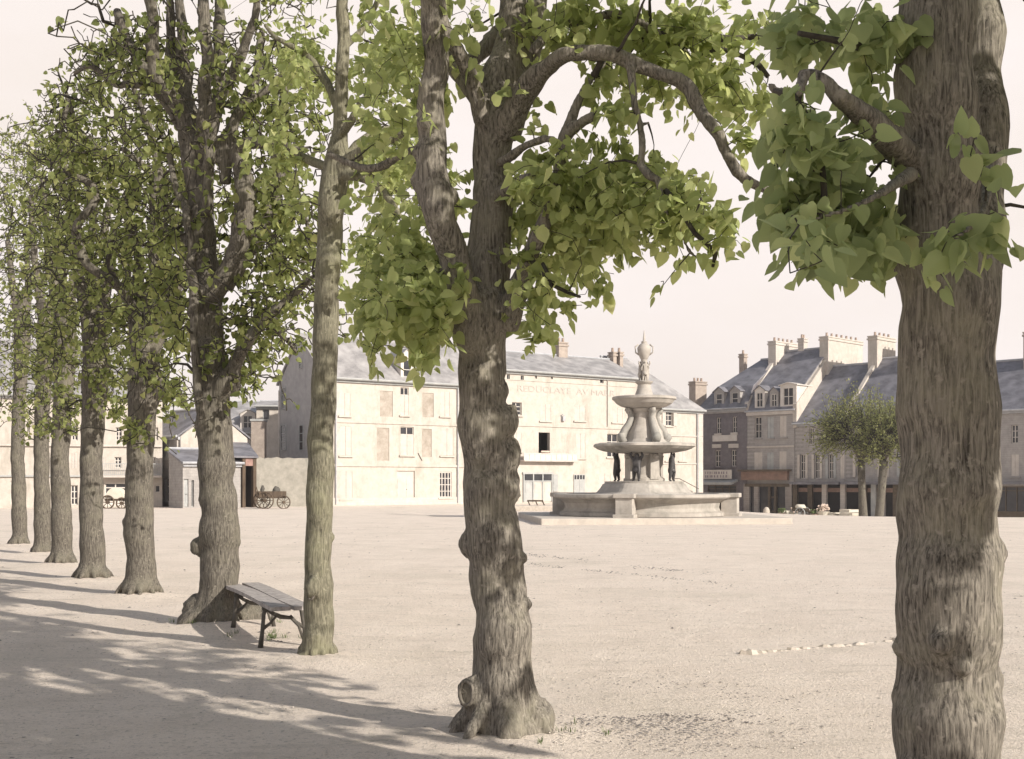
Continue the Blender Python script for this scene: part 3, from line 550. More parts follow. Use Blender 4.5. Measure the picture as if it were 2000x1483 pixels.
holes = [(1820,1832,832,866,'glass'),(1870,1882,832,866,'glass'),(1925,1938,832,866,'glass'),(1975,1988,830,866,'glass'),(1820,1832,888,930,'shut'),(1870,1882,888,930,'shut'),(1925,1938,888,930,'shut'),(1975,1990,888,930,'shut'),(1800,2030,950,1012,'shop')]
r5, ro5 = house(R5, 'long grey terrace house glimpsed right of the big near trunk', holes, 10, -1.9, 6.5, [(0, 6.5), (5, 10.4), (10, 6.5)], 'grey_stone', 'slate_d')
chimney(ro3, R3, R3.W, 5.6, .8, 3.0, 7.5, 13.0, 'cream', 4); party(r3, R3, R3.W + .05, [(-.1, 5.8), (-.1, 6.8), (5, 11.6), (9.8, 6.8), (9.8, 5.8)], .3, 'cream')
chimney(ro4, R4, 3.2, 6.6, .7, 2.6, 9, 13.2, 'cream', 4); chimney(ro4, R4, R4.W, 5, .8, 2.4, 8, 12.6, 'brick', 3)
chimney(ro5, R5, 6.5, 5, .8, 2.0, 8, 12.2, 'brick', 3)
for fc, root, x0, x1 in ((R3, r3, 1554, 1650), (R4, r4, 1654, 1788)):
    a, b, c, d = fc.rect(x0, x1, 946, 1010); c = -1.55
    MB().box(fc.pt((a+b)/2, (c+d)/2, .02), (fc.U, fc.N, Zv), ((b-a)/2, .015, (d-c)/2)).build('shop_glass_or_dark', M['dark'], root)  # matte near-black sheet, the darkness of the shop opening painted in
    MB().box(fc.pt((a+b)/2, d+.08, .45), (fc.U, fc.N, Zv), ((b-a)/2, .5, .1)).build('shop_canopy', M['slate_d'], root)
    MB().box(fc.pt((a+b)/2, d-.45, .05), (fc.U, fc.N, Zv), ((b-a)/2, .03, .16)).build('shop_fascia', M['brown'], root)
for px, mt, root, fc in ((1556,'woodshop',r3,R3),(1585,'woodshop',r3,R3),(1613,'cream2',r3,R3),(1649,'cream2',r3,R3),(1690,'woodshop',r4,R4),(1709,'shut_g',r4,R4),(1726,'cream2',r4,R4),(1752,'woodshop',r4,R4),(1780,'cream2',r4,R4)):
    u = fc.uv(px, 980)[0]; MB().box(fc.pt(u, -.1, .14), (fc.U, fc.N, Zv), (.2, .14, 1.55)).build('shop_post', M[mt], root, bevel=.01)
a, b, c, d = R5.rect(1800, 2030, 940, 947); MB().box(R5.pt((a+b)/2, (c+d)/2, .4), (R5.U, R5.N, Zv), ((b-a)/2, .4, .1)).build('shop_canopy', M['slate_d'], r5)

# ---------------------------------------------------------------- left side: pale arcade house, shaded gable house, slate outbuilding, rough wall
B1 = Fac(PT(-60, 67.5), PT(317, 70.5))
holes = [(224,237,893,914,'glass'),(196,206,893,914,'shut'),(255,267,893,914,'shut'),(296,304,893,915,'openshut','shut'),(140,152,885,915,'shut'),(85,97,885,915,'shut'),
         (85,97,830,860,'glass'),(140,152,830,860,'glass'),(226,238,835,860,'glass'),(300,309,835,860,'glass'),
         (84,97,946,986,'glass'),(138,152,948,986,'glass'),(205,246,943,988,'shop','white'),(303,313,948,962,'small','white'),(20,50,940,985,'shop','white')]
b1, rb1 = house(B1, 'pale plastered house with iron balcony and white shop windows, far left', holes, 9, -.2, 6.6,
     [(0, 6.6), (4.5, 10.2), (9, 6.6)], 'cream', 'slate', courses=[(3.65, .12, .14, 'cream2'), (1.85, .1, .12, 'shut_g')])
a, b, c, d = B1.rect(190, 316, 917, 931); q = MB(); q.box(B1.pt((a+b)/2, c, .35), (B1.U, B1.N, Zv), ((b-a)/2, .35, .06)); ob = q.build('balcony_slab', M['cream2'], b1)
q = MB(); q.box(B1.pt((a+b)/2, c+.75, .68), (B1.U, B1.N, Zv), ((b-a)/2, .02, .02)); q.box(B1.pt((a+b)/2, c+.12, .68), (B1.U, B1.N, Zv), ((b-a)/2, .015, .015))
for i in range(34): q.box(B1.pt(a+(b-a)*i/33, c+.42, .68), (B1.U, B1.N, Zv), (.012, .012, .34))
q.build('balcony_railing', M['shut_g'], b1)
pc = PT(352, 70.6); B2 = Fac(Vector((pc.x-3.6, pc.y+3.7)), pc); B2b = Fac(pc, Vector((pc.x+5.2, pc.y+4.6)))
holes = [(322,333,935,980,'glass'),(341,349,935,990,'door','shut_g'),(322,331,868,895,'shut','shut_g')]
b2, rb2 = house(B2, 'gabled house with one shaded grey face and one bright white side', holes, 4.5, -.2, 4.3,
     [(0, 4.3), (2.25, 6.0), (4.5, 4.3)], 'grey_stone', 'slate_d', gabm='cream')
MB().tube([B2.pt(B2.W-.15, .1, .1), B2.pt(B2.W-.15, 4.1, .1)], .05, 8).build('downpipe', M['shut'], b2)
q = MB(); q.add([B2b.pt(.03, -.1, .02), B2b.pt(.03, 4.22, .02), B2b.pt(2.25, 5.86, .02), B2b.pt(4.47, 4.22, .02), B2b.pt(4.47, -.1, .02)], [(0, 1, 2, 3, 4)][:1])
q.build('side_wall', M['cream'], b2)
AN = Fac(PT(357, 67.3), PT(471, 69.3))
holes = [(359,368,936,990,'door','shut_g'),(374,379,938,990,'small'),(430,448,925,950,'small')]
an, ran = house(AN, 'low grey outbuilding with slate lean-to roof and dark doorway, left of the gateway', holes, 2.4, -.2, 2.65, [(0, 2.65), (2.4, 3.45)], 'grey_stone', 'slate_d', over=.2)
GW = Fac(PT(471.5, 69.3), PT(498, 69.9))
gt = thing('gateway', GW.pt(0, 0), 'dark open gateway under a reddish lintel board, left of the farm cart', 'gateway')
q = MB()
for u in (.1, GW.W-.08): q.box(GW.pt(u, 1.45, 0), (GW.U, GW.N, Zv), (.1, .14, 1.55))
q.build('gate_post', M['wood'], gt); MB().box(GW.pt(GW.W/2, 2.72, .05), (GW.U, GW.N, Zv), (GW.W/2-.02, .04, .27)).build('lintel_board', M['rust'], gt)
MB().box(GW.pt(.22, 1.2, -.5), (GW.N, GW.U, Zv), (.5, .03, 1.2)).build('gate_leaf', M['shut'], gt)
q = MB()
for (u, off, hw, hd) in ((GW.W/2, -4.2, GW.W/2, .05), (0, -2.1, .04, 2.1), (GW.W, -2.1, .04, 2.1)): q.box(GW.pt(u, 1.45, off), (GW.U, GW.N, Zv), (hw, hd, 1.5))
q.build('passage_wall', M['dark'], gt)  # passage walls coloured near-black to carry the gateway's darkness
r = MB(); e = [GW.pt(-.9, 3.02, .25), GW.pt(GW.W+.1, 3.02, .25), GW.pt(GW.W+1.8, 4.15, -4.3), GW.pt(-.2, 4.15, -4.3)]; dn = Vector((0, 0, -.1)); r.add(e + [x + dn for x in e], [(0,1,2,3),(4,7,6,5),(0,4,5,1),(1,5,6,2),(2,6,7,3),(3,7,4,0)]); r.build('roof', M['slate_d'], gt)
RW = Fac(PT(498.5, 69.9), PT(640, 73.0)); q = MB(); n = 24
for i in range(n):
    u0, u1 = RW.W*i/n, RW.W*(i+1)/n; h0 = 2.95 + .12*noise.noise(Vector((i*.5, 0, 0))); h1 = 2.95 + .12*noise.noise(Vector(((i+1)*.5, 0, 0)))
    a_, b_, c_, d_ = [RW.pt(u0, -.2), RW.pt(u1, -.2), RW.pt(u1, h1), RW.pt(u0, h0)]; k = RW.N * -.35
    q.add([a_, b_, c_, d_, a_+k, b_+k, c_+k, d_+k], [(0,1,2,3),(3,2,6,7),(4,7,6,5)] + ([(0,3,7,4)] if i == 0 else []) + ([(1,5,6,2)] if i == n-1 else []))
tag(q.build('rough_wall', M['rough']), 'rough stained stone wall with mossy patches behind the farm cart', 'wall')
BM = Fac(PT(405, 86), PT(548, 86.5))
holes = [(513,526,799,820,'glass'),(420,432,830,850,'shut')]
bm, rbm = house(BM, 'pale house with small white dormer showing above the slate outbuilding', [(420,432,840,860,'shut')], 8, 0, 5.1, [(0, 5.1), (.7, 6.2), (4, 7.6), (8, 5.1)], 'cream', 'slate')
u = BM.uv(484, 800)[0]; dormer(rbm, BM, u, 5.2, .02, 1.1, 1.35, 2.0, 'slate', 'white', .25, 2)
u0, u1, z0_, z1_ = BM.rect(510, 545, 795, 840)
bh = Fac(BM.pt(u0-.2, 0, 1.2).xy, BM.pt(u1+.2, 0, 1.2).xy)
bq, rq = house(bh, 'small white lean-to block with one dark window beside the tall shaded gable', [(513,526,799,820,'small')], 3, 0, H+(CY-792)/F*85, [(0, H+(CY-792)/F*85), (3, H+(CY-792)/F*85+.5)], 'cream', 'slate')
q = Fac(PT(490, 77), PT(516, 77)); ch = thing('chimney_stack', q.pt(0, 3.2), 'squat brick chimney stack rising behind the slate outbuilding roof', 'chimney')
MB().box(q.pt(q.W/2, 3.9, -.4), (q.U, q.N, Zv), (q.W/2, .35, 1.6)).build('stack', M['brick'], ch); MB().box(q.pt(q.W/2, 5.55, -.4), (q.U, q.N, Zv), (q.W/2+.06, .41, .07)).build('cap', M['shut_g'], ch)
# ---------------------------------------------------------------- fountain
FX, FY = P(1258, 940, 46).x, 46.0; FO = Vector((FX, FY, gz(FX, FY)))
fz = FO.z
ft = thing('fountain', FO, 'tiered stone fountain with two bowls, dark supporting figures and broad lobed basin', 'fountain')
ROT = R(-108)                                        # direction of the pier nearest the camera
def lobed(a, r, amp=.055): return 1 + amp * math.cos(8 * (a - ROT)) if r > .5 else 1
def lobe4(a, r):                                     # four bulging sides between straight piers
    q = abs(((a - ROT) / (math.pi / 2)) % 1 - .5) * 2
    return .90 + .10 * math.cos(q * math.pi / 2) ** .7 if q < .93 else .93
FU = Vector((math.cos(R(12)), math.sin(R(12)), 0)); FV = Vector((-FU.y, FU.x, 0)); Zv = Vector((0, 0, 1))
PU = Vector((math.cos(R(5)), math.sin(R(5)), 0)); PV = Vector((-PU.y, PU.x, 0)); m = MB(); m.box(Vector((1.03, 41.6, 0)) + PU * 4.55 + PV * 4.4 + Zv * (fz + .05), (PU, PV, Zv), (4.55, 4.4, .18)); m.build('platform', M['fpave'], ft, bevel=.03)
prof = [(3.2, .2), (3.52, .25), (3.52, .40), (3.36, .48), (3.3, .62), (3.34, .84), (3.5, .98), (3.72, 1.06), (3.78, 1.12), (3.78, 1.24), (3.7, 1.28), (3.35, 1.28), (3.3, 1.2), (3.3, 1.02)]
m = MB().lathe(FO, prof, 144, shape=lobe4); m.f.pop(); m.m.pop(); m.build('basin', M['fstone'], ft)
MB().lathe(FO, [(3.28, .98), (.1, 1.03)], 96, shape=lobe4).build('water', M['water'], ft)
for k in range(4):
    a = ROT + k * math.pi / 2; e = Vector((math.cos(a), math.sin(a), 0)); s = Vector((-e.y, e.x, 0)); m = MB()
    m.box(FO + e * 3.45 + Zv * .68, (e, s, Zv), (.32, .33, .48)); m.box(FO + e * 3.45 + Zv * 1.2, (e, s, Zv), (.40, .41, .1)); m.box(FO + e * 3.47 + Zv * .27, (e, s, Zv), (.40, .41, .1)); m.build('basin_pier', M['fstone'], ft, bevel=.02)
# stepped, battered plinth and the cross shaped core
prof = [(1.9, .3), (1.9, 1.25), (1.75, 1.34), (1.62, 1.5), (1.5, 1.68), (1.42, 1.72), (1.42, 1.8), (.5, 1.82)]
def sq8(a, r): q = ((a - ROT) % (math.pi / 2)) - math.pi / 4; return min(1.12, 1 / max(math.cos(q), .82)) * .97
MB().lathe(FO, prof, 64, shape=sq8).build('plinth', M['fstone'], ft)
prof = [(.74, 1.78), (.74, 1.92), (.62, 2.0), (.58, 2.1), (.56, 2.85), (.66, 2.95), (.7, 3.06), (.5, 3.1)]
MB().lathe(FO, prof, 64, shape=sq8).build('core', M['fstone'], ft)
for k in range(4):
    a = ROT + (k + .5) * math.pi / 2; e = Vector((math.cos(a), math.sin(a), 0)); s = Vector((-e.y, e.x, 0)); m = MB()
    m.box(FO + e * .66 + Zv * 2.45, (e, s, Zv), (.10, .2, .55)); m.ball(FO + e * .78 + Zv * 2.9, .13, 8, lump=.4); m.build('core_pilaster', M['fstone'], ft)
def statue(base, face, h, mat, parent, name='statue', arms='up', k=1.0):
    """small standing figure grown as one skin from a stick skeleton"""
    f = Vector((face.x, face.y, 0)).normalized(); s = Vector((-f.y, f.x, 0)); P_ = lambda x, y, z: base + (s * x + f * y) * h + Zv * z * h
    J = [P_(0, 0, .52), P_(0, .01, .66), P_(0, 0, .79), P_(0, .015, .86), P_(0, .02, .92), P_(0, .03, .96),
         P_(.06, 0, .5), P_(.075, .05, .27), P_(.07, .02, .04), P_(.08, .09, .015), P_(-.06, 0, .5), P_(-.09, -.01, .27), P_(-.11, -.04, .04), P_(-.12, .03, .015)]
    if arms == 'up': J += [P_(.12, 0, .79), P_(.2, .03, .88), P_(.15, .03, 1.0), P_(-.12, 0, .79), P_(-.2, .04, .88), P_(-.15, .03, 1.0)]
    else: J += [P_(.12, 0, .79), P_(.19, .03, .64), P_(.12, .13, .6), P_(-.12, 0, .79), P_(-.19, .0, .64), P_(-.2, .07, .5)]
    E = [(0,1),(1,2),(2,3),(3,4),(4,5),(0,6),(6,7),(7,8),(8,9),(0,10),(10,11),(11,12),(12,13),(2,14),(14,15),(15,16),(2,17),(17,18),(18,19)]
    rad = [.085,.075,.085,.035,.062,.045,.07,.045,.026,.024,.07,.045,.026,.024,.042,.03,.024,.042,.03,.024]
    me = bpy.data.meshes.new('tmp'); me.from_pydata([tuple(j) for j in J], E, []); o = bpy.data.objects.new('tmp', me); col.objects.link(o)
    md = o.modifiers.new('s', 'SKIN'); sd_ = o.modifiers.new('d', 'SUBSURF'); sd_.levels = 1
    for i, v in enumerate(me.skin_vertices[0].data): v.radius = (rad[i] * h * k,) * 2; v.use_root = (i == 0)
    dg = bpy.context.evaluated_depsgraph_get(); m2 = bpy.data.meshes.new_from_object(o.evaluated_get(dg)); bpy.data.objects.remove(o)
    m2.materials.clear(); m2.materials.append(M[mat]); st = link(name, m2, parent, True); q = MB()
    q.tube([P_(.02, -.01, .5), P_(0, .0, .40), P_(-.02, .02, .3)], [.1 * h, .115 * h, .125 * h], 8, lump=.3, lf=12); q.build('drapery', M[mat], st, True)
    return st
for k in range(4):
    a = ROT + k * math.pi / 2 + R(-3); e = Vector((math.cos(a), math.sin(a), 0))
    statue(FO + e * 1.1 + Zv * 1.8, e, 1.26, 'bronze', ft, 'supporting_figure', k=1.5)
def lob2(a, r): return 1 + (.045 * math.cos(8 * (a - ROT)) if r > .9 else 0)
prof = [(.5, 3.0), (1.2, 3.06), (1.55, 3.13), (1.78, 3.22), (1.88, 3.3), (1.93, 3.33), (1.93, 3.42), (1.86, 3.46), (1.75, 3.44), (1.5, 3.38), (.4, 3.4)]
MB().lathe(FO, prof, 128, shape=lob2).build('lower_bowl', M['fstone'], ft)
m = MB(); prof = [(.78, 3.38), (.84, 3.5), (.72, 3.62), (.66, 3.9), (.52, 4.15), (.42, 4.45), (.44, 4.62), (.58, 4.76), (.3, 4.82)]
m.lathe(FO, prof, 48, shape=sq8); m.build('upper_stem', M['fstone'], ft)
for k in range(4):                                   # scrolling consoles with carved heads round the stem
    a = ROT + (k + .45) * math.pi / 2; e = Vector((math.cos(a), math.sin(a), 0)); m = MB()
    pp = [FO + e * r + Zv * z for r, z in ((.92, 3.5), (.98, 3.68), (.84, 3.95), (.66, 4.2), (.56, 4.45), (.66, 4.68), (.8, 4.74))]
    m.tube(pp, [.17, .16, .15, .13, .11, .12, .09], 8, lump=.35, lf=5); m.ball(pp[1] + e * .03, .19, 8, lump=.5); m.ball(pp[5], .14, 8, lump=.4); m.build('scroll_console', M['fdark'], ft, True)
prof = [(.35, 4.74), (.62, 4.78), (.9, 4.86), (1.08, 4.96), (1.18, 5.08), (1.25, 5.12), (1.25, 5.2), (1.18, 5.23), (1.0, 5.18), (.3, 5.16)]
MB().lathe(FO, prof, 96).build('upper_bowl', M['fstone'], ft)
prof = [(.34, 5.14), (.38, 5.25), (.33, 5.4), (.27, 5.6), (.25, 5.76), (.33, 5.84), (.36, 5.9), (.2, 5.93)]
MB().lathe(FO, prof, 32).build('finial_base', M['fstone'], ft)
for k in range(3):
    a = ROT + k * 2.094 + .5; e = Vector((math.cos(a), math.sin(a), 0)); statue(FO + e * .15 + Zv * 5.9, e, .78, 'fstone', ft, 'cherub', 'up' if k else 'down', 1.3)
MB().lathe(FO, [(.08, 5.9), (.1, 6.5), (.13, 6.7), (.08, 6.75)], 16).build('finial_shaft', M['fstone'], ft)
MB().lathe(FO, [(.08, 6.66), (.16, 6.75), (.25, 6.9), (.27, 7.02), (.2, 7.1), (.09, 7.16), (.13, 7.2), (.05, 7.26), (.05, 7.34), (.012, 7.75)], 24).build('urn', M['fstone'], ft, True)
for s in (-1, 1): MB().tube([FO + Zv * z + Vector((s * x, 0, 0)) for x, z in ((.2, 6.84), (.33, 6.9), (.35, 7.05), (.22, 7.12))], .028, 6).build('urn_handle', M['fstone'], ft, True)

for o in list(ft.children) + [q for p_ in ft.children for q in p_.children]:   # settle the tiers to their measured heights
    n_ = len(o.data.vertices); v_ = np.empty(n_ * 3); o.data.vertices.foreach_get('co', v_); v_ = v_.reshape(-1, 3)
    if not o.name.startswith('platform'): v_[:, :2] *= np.interp(v_[:, 2], [1.4, 1.8], [.965, 1.0])[:, None]
    v_[:, 2] = np.interp(v_[:, 2], [-1, .2, 1.28, 1.8, 3.42, 5.2, 5.9, 6.68, 7.16, 7.75], [-1, .2, 1.08, 1.54, 2.98, 4.82, 5.44, 6.25, 6.95, 7.44]); o.data.vertices.foreach_set('co', v_.ravel()); o.data.update()

# ---------------------------------------------------------------- rustic bench
bz = gz(-2.5, 11.6)
pA, pB = Vector((-3.10, 12.62, 0)), Vector((-2.13, 10.42, 0)); bu = (pB - pA).normalized(); bw = Vector((-bu.y, bu.x, 0))
if bw.y < 0: bw = -bw
L_ = (pB - pA).length; SH = .375
bn = thing('park_bench', (pA.x, pA.y, bz), 'rustic two plank bench with branch shaped legs between two tree trunks', 'bench')
def bp_(u, v, z): return pA + bu * u + bw * v + Zv * (z + bz - 0)
for v0, nm in ((.085, 0), (.295, 1)):
    m = MB(); n = 12
    for i in range(n):
        u0, u1 = L_ * i / n, L_ * (i + 1) / n; k0 = SH + .012 * math.sin(u0 * 1.7 + nm); k1 = SH + .012 * math.sin(u1 * 1.7 + nm); hw = .088
        vs = [bp_(u, v0 + s * hw, z + t) for u, z in ((u0, k0), (u1, k1)) for s in (-1, 1) for t in (-.018, .018)]
        m.add(vs, [(1, 3, 7, 5), (0, 4, 6, 2), (0, 1, 5, 4), (2, 6, 7, 3)] + ([(0, 2, 3, 1)] if i == 0 else []) + ([(4, 5, 7, 6)] if i == n - 1 else []))
    m.build('seat_plank', M['seat'], bn, bevel=0)
for u in (.66, 2.02):
    for (v, s) in ((.03, 1), (.36, -1)):
        m = MB(); top = SH - .03
        m.tube([bp_(u, v, top), bp_(u - .01, v - s * .012, .28), bp_(u + .01, v - s * .03, .12), bp_(u, v - s * .05, -.05)], [.024, .02, .018, .027], 8, lump=.4, lf=14)
        m.tube([bp_(u, v - s * .02, .15), bp_(u, v + s * .05, .2), bp_(u, v + s * .1, .26)], [.018, .015, .012], 6, lump=.3, lf=14)
        m.build('leg', M['iron'], bn, True)
    m = MB(); m.tube([bp_(u, .05, SH - .05), bp_(u, .09, .29), bp_(u, .17, .25), bp_(u, .27, .235), bp_(u, .34, .16), bp_(u, .385, .02)], [.02, .019, .022, .018, .015, .012], 7, lump=.3, lf=14)
    m.build('brace', M['iron'], bn, True)
    m = MB(); m.tube([bp_(u, .0, SH - .04), bp_(u, .38, SH - .04)], .022, 6, lump=.2, lf=14); m.build('cross_bar', M['iron'], bn, True)

# ---------------------------------------------------------------- farm cart by the rough wall
def wheel(parent, c, ax, r, spokes=10, mat='wood'):
    ax = Vector(ax).normalized(); u = ax.cross(Zv).normalized() if abs(ax.z) < .9 else Vector((1, 0, 0)); v = ax.cross(u); m = MB(); n = 28
    pts = [Vector(c) + (u * math.cos(2*math.pi*i/n) + v * math.sin(2*math.pi*i/n)) * r for i in range(n + 1)]; m.tube(pts, .045, 6, cap=False); o = m.build('wheel', M[mat], parent)
    m = MB(); m.tube([Vector(c) - ax * .12, Vector(c) + ax * .12], .1, 10)
    for i in range(spokes): m.tube([Vector(c), Vector(c) + (u * math.cos(2*math.pi*i/spokes) + v * math.sin(2*math.pi*i/spokes)) * r], .022, 5)
    m.build('spokes', M[mat], o); return o
c0 = PT(530, 66.5); ct = thing('farm_cart', (c0.x, c0.y, 0), 'dark wooden farm cart with tall spoked wheels parked against the rough wall', 'cart')
cc = Vector((c0.x, c0.y, 0)); ux = Vector((.93, .37, 0)); uy = Vector((-.37, .93, 0))
m = MB(); m.box(cc + Zv * .78, (ux, uy, Zv), (.95, .5, .05))
for s in (-1, 1): m.box(cc + uy * s * .5 + Zv * 1.0, (ux, uy, Zv), (.95, .03, .22))
m.box(cc + ux * .93 + Zv * 1.0, (ux, uy, Zv), (.03, .5, .22)); m.build('body', M['wood'], ct)
wheel(ct, cc - ux * .55 - uy * .68 + Zv * .58, uy + ux * .5, .58); wheel(ct, cc - ux * .55 + uy * .68 + Zv * .58, uy, .58); wheel(ct, cc + ux * .75 - uy * .62 + Zv * .45, uy, .45)
for s in (-1, 1): MB().tube([cc - ux * .9 + uy * s * .35 + Zv * .8, cc - ux * 1.1 + uy * s * .3 + Zv * 1.55], [.05, .03], 6).build('shaft', M['wood'], ct)
ct.scale = (.8, .8, .8)
m = MB().ball(cc + ux * .28 + Zv * 1.0, .22, 10, lump=.6, sc=(1, 1, 1.2)); tag(m.build('bundle', M['iron'], None, True), 'dark bundled sack lying on the farm cart', 'sack')
m = MB().ball(cc - ux * .5 + Zv * 1.0, .16, 10, lump=.6, sc=(.7, .7, 2.0)); tag(m.build('bundle', M['iron'], None, True), 'narrow dark sack standing upright at the front of the farm cart', 'sack')
# covered cart in front of the pale shop, left
c0 = PT(228, 67); ct = thing('covered_cart', (c0.x, c0.y, 0), 'small cart under pale canvas standing before the white shop window', 'cart')
cc = Vector((c0.x, c0.y, 0)); m = MB(); n = 12
vs = []
for e in (-.42, .42):
    for i in range(n + 1): a = math.pi * i / n; vs.append(cc + Vector((math.cos(a) * .52, e, .55 + math.sin(a) * .62)))
fs = [(i, i + 1, n + 2 + i, n + 1 + i) for i in range(n)] + [tuple(range(n + 1))[::-1], tuple(range(n + 1, 2 * n + 2))]; m.add(vs, fs); m.build('canvas_cover', M['canvas'], ct)
m = MB(); m.box(cc + Zv * .5, ((1,0,0),(0,1,0),(0,0,1)), (.55, .4, .07)); m.build('body', M['wood'], ct); wheel(ct, cc + Vector((-.35, -.5, .36)), (0, 1, 0), .36, 8); wheel(ct, cc + Vector((.45, -.5, .3)), (0, 1, 0), .3, 8)
# trestle and slab behind the near tree
c0 = PT(1046, 62); zz = gz(*c0); ts = thing('trestle', (c0.x, c0.y, zz), 'low wooden trestle lying on the pale slab left of the fountain basin', 'trestle')
cc = Vector((c0.x, c0.y, zz + .3)); tag(MB().bx(c0.x-1.2, c0.x+1.5, c0.y-.8, c0.y+.8, zz-.1, zz+.28).build('stone_slab', M['stone'], bevel=.03), 'pale stone slab on the ground left of the fountain basin', 'slab')
m = MB(); m.tube([cc + Vector((-.45, 0, .22)), cc + Vector((.4, 0, .22))], .045, 6); m.build('beam', M['wood'], ts)
for sx in (-.4, 0, .36):
    for s in (-1, 1): MB().tube([cc + Vector((sx, 0, .22)), cc + Vector((sx + .1, s * .22, -.02))], .03, 5).build('leg', M['wood'], ts)
# ---------------------------------------------------------------- goods outside the shops
def gp(px, off, fc):                                  # a point in front of a facade, seen at px
    A = fc.A.xy + fc.N.xy * off; q = along(A, fc.U.xy, px); return Vector((q.x, q.y, gz(q.x, q.y)))
p = gp(1497, 2.5, R2); b = thing('stone_bollard', p, 'pale round headed stone bollard outside the brown shop front', 'bollard')
MB().lathe(p, [(.28, -.1), (.27, .35), (.24, .55), (.15, .7), (.04, .75)], 16).build('post', M['stone'], b, True); MB().lathe(p, [(.34, -.1), (.34, .1), (.28, .14)], 16).build('foot', M['stone'], b)
def crate(px, off, fc, s, lab, rz=.4, z=0):
    p = gp(px, off, fc) + Zv * z; t = thing('crate', p, lab, 'crate', 'crates outside the shops'); u = Vector((math.cos(rz), math.sin(rz), 0)); v = Vector((-u.y, u.x, 0))
    for k in range(3):
        m = MB()
        for sgn in (-1, 1): m.box(p + v * sgn * .3 * s + Zv * (.1 + .17 * k) * s, (u, v, Zv), (.42 * s, .012, .07 * s)); m.box(p + u * sgn * .42 * s + Zv * (.1 + .17 * k) * s, (u, v, Zv), (.012, .3 * s, .07 * s))
        m.build('slat', M['canvas'], t)
    MB().box(p + Zv * .04, (u, v, Zv), (.4 * s, .28 * s, .02)).build('base', M['wood'], t); return t
crate(1535, 1.8, R2, 1.1, 'slatted crate on the ground right of the stone bollard', .3)
crate(1660, 2.4, R4, 1.5, 'large slatted crate left of the round tree trunk', .6)
crate(1672, 2.9, R4, 1.0, 'small slatted crate touching the round tree trunk', .1)
crate(1629, 2.2, R3, 1.0, 'slatted crate between the flower basket and the large crate', .8)
def basket(px, off, fc, r, lab, mt):
    p = gp(px, off, fc); t = thing('flower_stand', p, lab, 'basket', 'plant baskets outside the shops'); MB().lathe(p, [(r * .55, 0), (r * .8, r * .7), (r, r * 1.1), (r * .9, r * 1.1), (r * .6, r * .9)], 14).build('basket', M['canvas'] if mt == 'flower' else M['pot'], t)
    m = MB(); random.seed(px)
    for i in range(40): a = random.uniform(0, 6.28); q = random.uniform(0, r); m.ball(p + Vector((math.cos(a) * q, math.sin(a) * q, r * (1.2 + random.uniform(0, .9)))), r * .2, 5, lump=.5)
    m.build('blooms' if mt == 'flower' else 'foliage', M[mt], t)
basket(1607, 2.6, R3, .52, 'big basket of pale blooms before the pale shop post', 'flower')
basket(1553, 2.2, R3, .38, 'basket of pale blooms beside the seam of the two shops', 'flower')
M['bush'] = surf('bush_leaves', (.06, .09, .03), (.13, .17, .06), 20, .7, .5)
basket(1527, 2.4, R2, .34, 'leafy potted shrub in a clay pot outside the brown shop', 'bush'); basket(1592, 2.9, R3, .36, 'leafy potted shrub in a clay pot left of the big flower basket', 'bush'); basket(1570, 1.6, R3, .42, 'leafy potted shrub standing against the dark shop opening', 'bush')
c0 = gp(1568, 3.0, R3); hc = thing('handcart', c0, 'wooden handcart with spoked wheels loaded with goods before the dark shop', 'cart')
m = MB(); m.box(c0 + Zv * .6, (R3.U, R3.N, Zv), (.75, .35, .04)); m.box(c0 + Zv * .72 + R3.N * .33, (R3.U, R3.N, Zv), (.75, .02, .1)); m.build('bed', M['woodshop'], hc)
wheel(hc, c0 + R3.N * .42 + Zv * .42, R3.N, .42, 8, 'shut_g'); wheel(hc, c0 - R3.N * .42 + Zv * .42, R3.N, .42, 8, 'shut_g')
for s in (-1, 1): MB().tube([c0 + R3.U * .7 + R3.N * s * .25 + Zv * .6, c0 + R3.U * 1.5 + R3.N * s * .22 + Zv * .75], .025, 5).build('handle', M['woodshop'], hc)
tag(MB().ball(c0 + Zv * .86 - R3.U * .2, .3, 10, lump=.6, sc=(1.4, 1, .8)).build('sack', M['canvas'], None, True), 'pale lumpy sack on the handcart', 'sack')
# ---------------------------------------------------------------- kerb stones in the ground, right
random.seed(5)
for i in range(15):
    t = i / 14; x = 2.12 + (3.75 - 2.12) * t; y = 10.55 + (11.45 - 10.55) * t + random.uniform(-.03, .03); z = gz(x, y); L2 = random.uniform(.03, .065)
    m = MB(); rz = .5 + random.uniform(-.5, .5); m.ball((x, y, z - .005), L2 * 1.25, 9, lump=.7, sc=(1.1, random.uniform(.6, .9), random.uniform(.35, .6)) if i else (1.3, .8, .8)); o = m.build('kerb_stone', M['stone'])
    tag(o, 'half buried pale stone in the short kerb line, %s from its left end' % ['','second','third','fourth','fifth','sixth','seventh','eighth','ninth','tenth','eleventh','twelfth','thirteenth','fourteenth','fifteenth'][i] if i else 'left end stone of the half buried pale kerb line, casting a small shadow', 'stone', 'half buried kerb stones')
